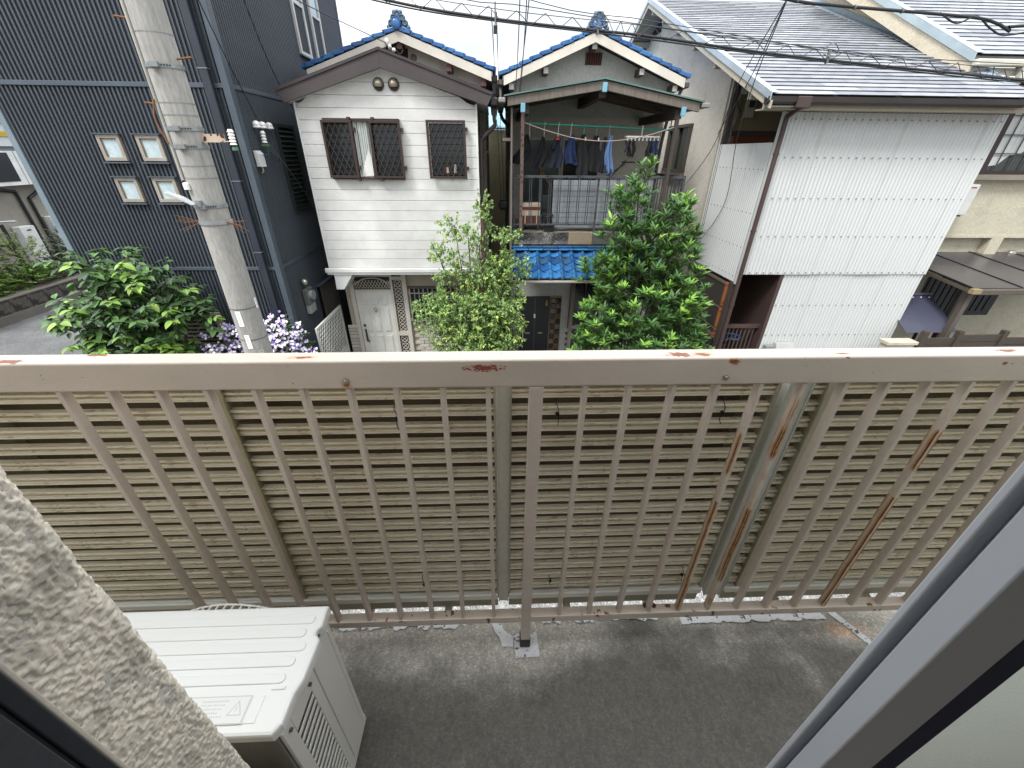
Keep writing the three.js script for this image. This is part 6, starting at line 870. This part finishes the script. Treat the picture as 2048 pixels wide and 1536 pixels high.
{
  const { t, loose, r } = plant('flowering_bush', 'bush covered in white and violet flowers behind the utility pole', { base: [-3.8, 0, -6.12], seed: 13, category: 'bush', trunk: 0.03,
    clumps: [[-4.25, 1.68, -6.1, 0.38, 0.24, 0.26], [-3.75, 1.84, -6.1, 0.36, 0.24, 0.26], [-3.38, 1.86, -6.1, 0.26, 0.24, 0.26], [-3.3, 1.5, -6.05, 0.3, 0.35, 0.3], [-4.6, 1.35, -6.0, 0.35, 0.3, 0.3], [-3.9, 1.3, -6.0, 0.6, 0.35, 0.35]],
    twigs: 420, twigLen: 0.12, leaves: 12, L: 0.055, W: 0.026, seg: 3, up: 0.35, twigR: 0.003, colors: [0x33511f, 0x294519, 0x40612a] });
  const fb2 = new Bag(), pc = [0xe9e6ee, 0xf2f0f2, 0xd9d0e8, 0xb9a2dc, 0x8f6cc4, 0xe4dcef].map(lin);
  for (let i = 0; i < 2300; i++) { const L = loose[Math.floor(Math.pow(r(), 1.4) * loose.length * 0.8)], P = V(0, 0, 0).applyMatrix4(L[0]); P.add(V((r() - 0.5) * 0.1, 0.03 + r() * 0.05, 0.03 + r() * 0.06)); const n = V((r() - 0.5) * 1.3, 0.5 + r() * 0.6, 0.5 + r() * 0.7).normalize(), c = pc[Math.floor(r() * 6)]; for (let k = 0; k < 5; k++) { const a = k / 5 * Math.PI * 2; const side = V(1, 0, 0).applyAxisAngle(V(0, 0, 1), a); const q = new THREE.Quaternion().setFromUnitVectors(V(0, 0, 1), n); side.applyQuaternion(q); fb2.add(frame(P, side, n, 1), [[0, 0, 0], [0.011, 0.014, 0.003], [0, 0.022, 0.004], [0, 0, 0], [0, 0.022, 0.004], [-0.011, 0.014, 0.003]], c); } }
  part('flowers', fb2.geo(), new THREE.MeshStandardMaterial({ color: 0xffffff, vertexColors: true, roughness: 0.8, side: THREE.DoubleSide }), t, false).userData.kind = 'stuff';
}
[['yellow green hedge shrub in front of the white building', -14.7, [[-15.0, 2.0, -12.2, 0.7, 0.8, 0.9], [-14.7, 1.5, -13.2, 0.45, 0.6, 0.8], [-15.1, 2.5, -11.3, 0.7, 0.6, 0.7]], [0x6b7d2f, 0x5a6e2a, 0x7d8c3a, 0x4c6126], 21, -12.3], ['dark green hedge shrub beside the corner of the blue building', -14.6, [[-14.7, 1.35, -15.2, 0.45, 0.7, 0.9], [-14.75, 1.2, -16.6, 0.5, 0.6, 0.8], [-14.6, 1.0, -14.2, 0.35, 0.4, 0.7]], [0x33451f, 0x2a3c1c, 0x40552a], 22, -15.4], ['low bright green shrub spilling over the planter wall', -14.4, [[-14.45, 0.95, -13.0, 0.25, 0.3, 0.7], [-14.5, 1.0, -11.8, 0.3, 0.3, 0.6], [-14.5, 0.9, -10.4, 0.3, 0.3, 0.7]], [0x648a2c, 0x7aa03a, 0x527626], 23, -12.0]].forEach(([l, x, c, col, seed, z]) => plant('hedge_shrub', l, { base: [x, 0.6, z], seed, category: 'shrub', group: 'shrubs in the planter', clumps: c, twigs: 520, twigLen: 0.22, leaves: 15, L: 0.085, W: 0.045, seg: 3, up: 0.4, trunk: 0.03, colors: col }));

// ================================================================ overhead wires
{
  const blk = mat(0x1d1e20, 0.6), grey = mat(0x6b6c6a, 0.7), thinM = mat(0x35363a, 0.6);
  const Z = -5.2, main = [[-3.1, 6.05, -5.0], [-0.99, 5.655, Z], [0.02, 5.54, Z], [1.01, 5.47, Z], [1.48, 5.44, Z], [2.81, 5.32, Z], [3.97, 5.24, Z], [5.12, 5.17, Z], [5.75, 5.13, Z], [9, 5.05, Z]];
  const curve = new THREE.CatmullRomCurve3(main.map(p => V(...p)));
  const c = thing('cable_bundle', 'thick black telephone cable with spiral hanger crossing before the houses', 'cable', [2, 5.4, Z]);
  part('cable', new THREE.TubeGeometry(curve, 90, 0.012, 8), blk, c);
  part('second_cable', new THREE.TubeGeometry(new THREE.CatmullRomCurve3(main.map(([x, y, z], i) => V(x, y - 0.021 - 0.005 * Math.sin(i * 2), z + 0.01))), 90, 0.007, 6), blk, c);
  const mess = main.map(([x, y, z]) => V(x, y + 0.075, z)); part('messenger_wire', new THREE.TubeGeometry(new THREE.CatmullRomCurve3(mess), 90, 0.0035, 5), thinM, c);
  const sp = []; for (let i = 0; i <= 60; i++) { const t = 0.08 + 0.9 * i / 60, p = curve.getPoint(t); sp.push([p.x, p.y + (i % 2 ? 0.085 : -0.018), p.z + (i % 4 < 2 ? 0.015 : -0.015)]); }
  part('spiral_hanger', polyline(sp, 0.0035, 4), thinM, c);
  for (const t of [0.34, 0.62]) { const p = curve.getPoint(t); part('clamp', mg([bx(p.x - 0.008, p.x + 0.008, p.y - 0.03, p.y + 0.08, p.z - 0.018, p.z + 0.018), tube([[p.x - 0.08, p.y + 0.08, p.z], [p.x, p.y + 0.14, p.z + 0.02], [p.x + 0.1, p.y + 0.07, p.z], [p.x + 0.02, p.y + 0.02, p.z + 0.03], [p.x - 0.06, p.y + 0.05, p.z]], 0.005, 20, 5)]), grey, c); }
  const d = thing('power_cable', 'heavy twisted power cable above the slate roof', 'cable', [4.5, 5.7, Z]);
  part('cable', tube([[-3.1, 6.6, -5], [0, 6.05, Z], [2.77, 5.745, Z], [3.34, 5.7, Z], [4.5, 5.65, Z], [5.0, 5.62, Z], [5.25, 5.56, Z], [5.35, 5.53, Z], [5.6, 5.58, Z], [9, 5.6, Z]], 0.014, 80, 8), blk, d);
  part('twisted_wire', tube([[4.5, 5.66, Z], [4.7, 5.58, Z + 0.02], [4.9, 5.64, Z], [5.1, 5.55, Z], [5.3, 5.50, Z], [5.7, 5.56, Z]], 0.008, 40, 6), blk, d);
  for (const x of [3.0, 3.6, 4.1]) part('tie', new THREE.CylinderGeometry(0.021, 0.021, 0.012, 12).rotateZ(Math.PI / 2).translate(x, x < 3.2 ? 5.727 : x < 3.8 ? 5.687 : 5.668, Z), grey, d);
  const w = (name, label, pts, r = 0.004, m = thinM) => single(name, tube(pts, r, 40, 5), m, label, 'wire');
  w('thin_wire', 'thin wire running just above the thick telephone cable', [[-3.1, 6.2, -4.9], [-0.59, 5.70, -5.1], [0.26, 5.62, -5.1], [1.45, 5.5, -5.1], [2.9, 5.38, -5.1], [4.77, 5.27, -5.1], [9, 5.2, -5.1]]);
  w('thin_wire', 'thin wire sagging from the sky across the slate roof', [[-3.1, 6.5, -5.3], [0.31, 5.72, -5.3], [1.48, 5.585, -5.3], [2.66, 5.46, -5.3], [3.79, 5.34, -5.3], [6.0, 5.15, -5.3], [9, 5.1, -5.3]]);
  w('drop_wire', 'service wire slanting down to the brown gable insulator', [[-3.1, 6.4, -5.1], [-2.6, 6.05, -6.2], [-1.72, 5.93, -8.56]], 0.006);
  [[-0.02, 5.6, 0.02], [0.03, 5.59, 0.08]].forEach(([x, y, x2], i) => w('drop_wire', ['left service wire of the pair falling into the alley', 'right service wire of the pair falling into the alley'][i], [[x, y, Z], [x + 0.02, 5.5, -6.4], [x2, 5.3, -8.3], [x2 + 0.05, 4.4, -8.2], [x2 + 0.08, 3.6, -8.0]], 0.005));
  const cl = thing('cable_clamp', 'steel clamp on the thick cable above the alley', 'clamp', [0.02, 5.55, Z]); part('stem', bx(0.012, 0.026, 5.48, 5.66, Z - 0.03, Z + 0.03), grey, cl); part('jaw', bx(0.0, 0.04, 5.43, 5.49, Z - 0.02, Z + 0.02), blk, cl);
  [['leftmost wire dropping to the eave of the laundry house', 0.26, 5.8, 0.36, 5.32], ['middle wire dropping to the eave of the laundry house', 0.33, 5.85, 0.44, 5.2], ['rightmost wire dropping to the eave of the laundry house', 0.36, 5.85, 0.43, 5.28]].forEach(([l, x0, y0, x1, y1]) => w('eave_wire', l, [[x0 - 0.05, 6.4, -4.4], [x0, y0, -5.2], [x1 - 0.02, 5.5, -7.4], [x1, y1, -8.5]], 0.006));
  // steep wires dropping to the porch of the slate roof house
  const top = [2.84, 5.72, -5.1];
  [['steep wire falling along the stucco wall toward the laundry balcony', [[3.6, 5.3, -7.2], [3.9, 4.4, -8.3], [3.2, 3.2, -8.6]], 0.006], ['second steep wire falling along the stucco wall beside the conduit', [[3.75, 5.35, -7.2], [4.28, 4.75, -8.9]], 0.007], ['dark wire swinging down over the white side sheets', [[3.3, 5.2, -6.2], [4.0, 4.6, -7.6], [4.27, 3.6, -8.0], [4.26, 2.7, -8.7]], 0.006]].forEach(([l, p, r]) => w('porch_drop_wire', l, [top, ...p], r));
  w('corner_wire', 'dotted dark wire down the side wall of the blue building', [[-3.30, 7.0, -6.9], [-3.33, 5.6, -7.6], [-3.36, 4.85, -8.4], [-3.36, 4.6, -8.75]], 0.007, blk);
  w('corner_wire', 'thin stay wire crossing the green louvre shutter', [[-3.30, 4.5, -6.95], [-3.28, 4.1, -7.4], [-3.25, 3.5, -8.0]], 0.004, grey);
  w('corner_wire', 'dark wire from the sky to the insulators on blue wall', [[-3.35, 7.2, -5.6], [-3.35, 5.6, -6.4], [-3.34, 4.75, -6.9]], 0.007, blk);
  const cl2 = thing('house_insulator', 'white insulators and loops of wire on the brown gable edge', 'insulator', [-1.7, 5.9, -8.5]), por = mat(0xd9d6cc, 0.3);
  part('porcelain', mg([sph(-1.74, 5.95, -8.5, 0.04, 0.055, 0.04, 10), sph(-1.70, 5.89, -8.5, 0.03, 0.04, 0.03, 10), sph(-1.64, 5.85, -8.5, 0.035, 0.03, 0.03, 10)]), por, cl2); part('wire_loops', mg([tube([[-1.74, 5.92, -8.48], [-1.78, 5.78, -8.4], [-1.76, 5.68, -8.4]], 0.005, 14, 5), tube([[-1.69, 5.88, -8.46], [-1.62, 5.74, -8.42], [-1.66, 5.66, -8.45], [-1.58, 5.72, -8.5]], 0.009, 20, 5), tube([[-1.62, 5.86, -8.5], [-1.54, 5.8, -8.5], [-1.5, 5.86, -8.55]], 0.006, 12, 5)]), thinM, cl2);
  const rk = thing('rack_insulators', 'cluster of white insulators under the cream gutter of beige house', 'insulator', [8.0, 5.4, -7.6]); for (let k = 0; k < 6; k++) part('spool', new THREE.CylinderGeometry(0.025, 0.035, 0.07, 12).rotateZ(Math.PI / 2).translate(7.75 + k * 0.1, 5.42 + (k % 2) * 0.05, -7.5 + (k % 3) * 0.04), por, rk); part('rack_bar', bx(7.7, 8.4, 5.36, 5.385, -7.52, -7.49), grey, rk);
}

renderer.render(scene, camera);
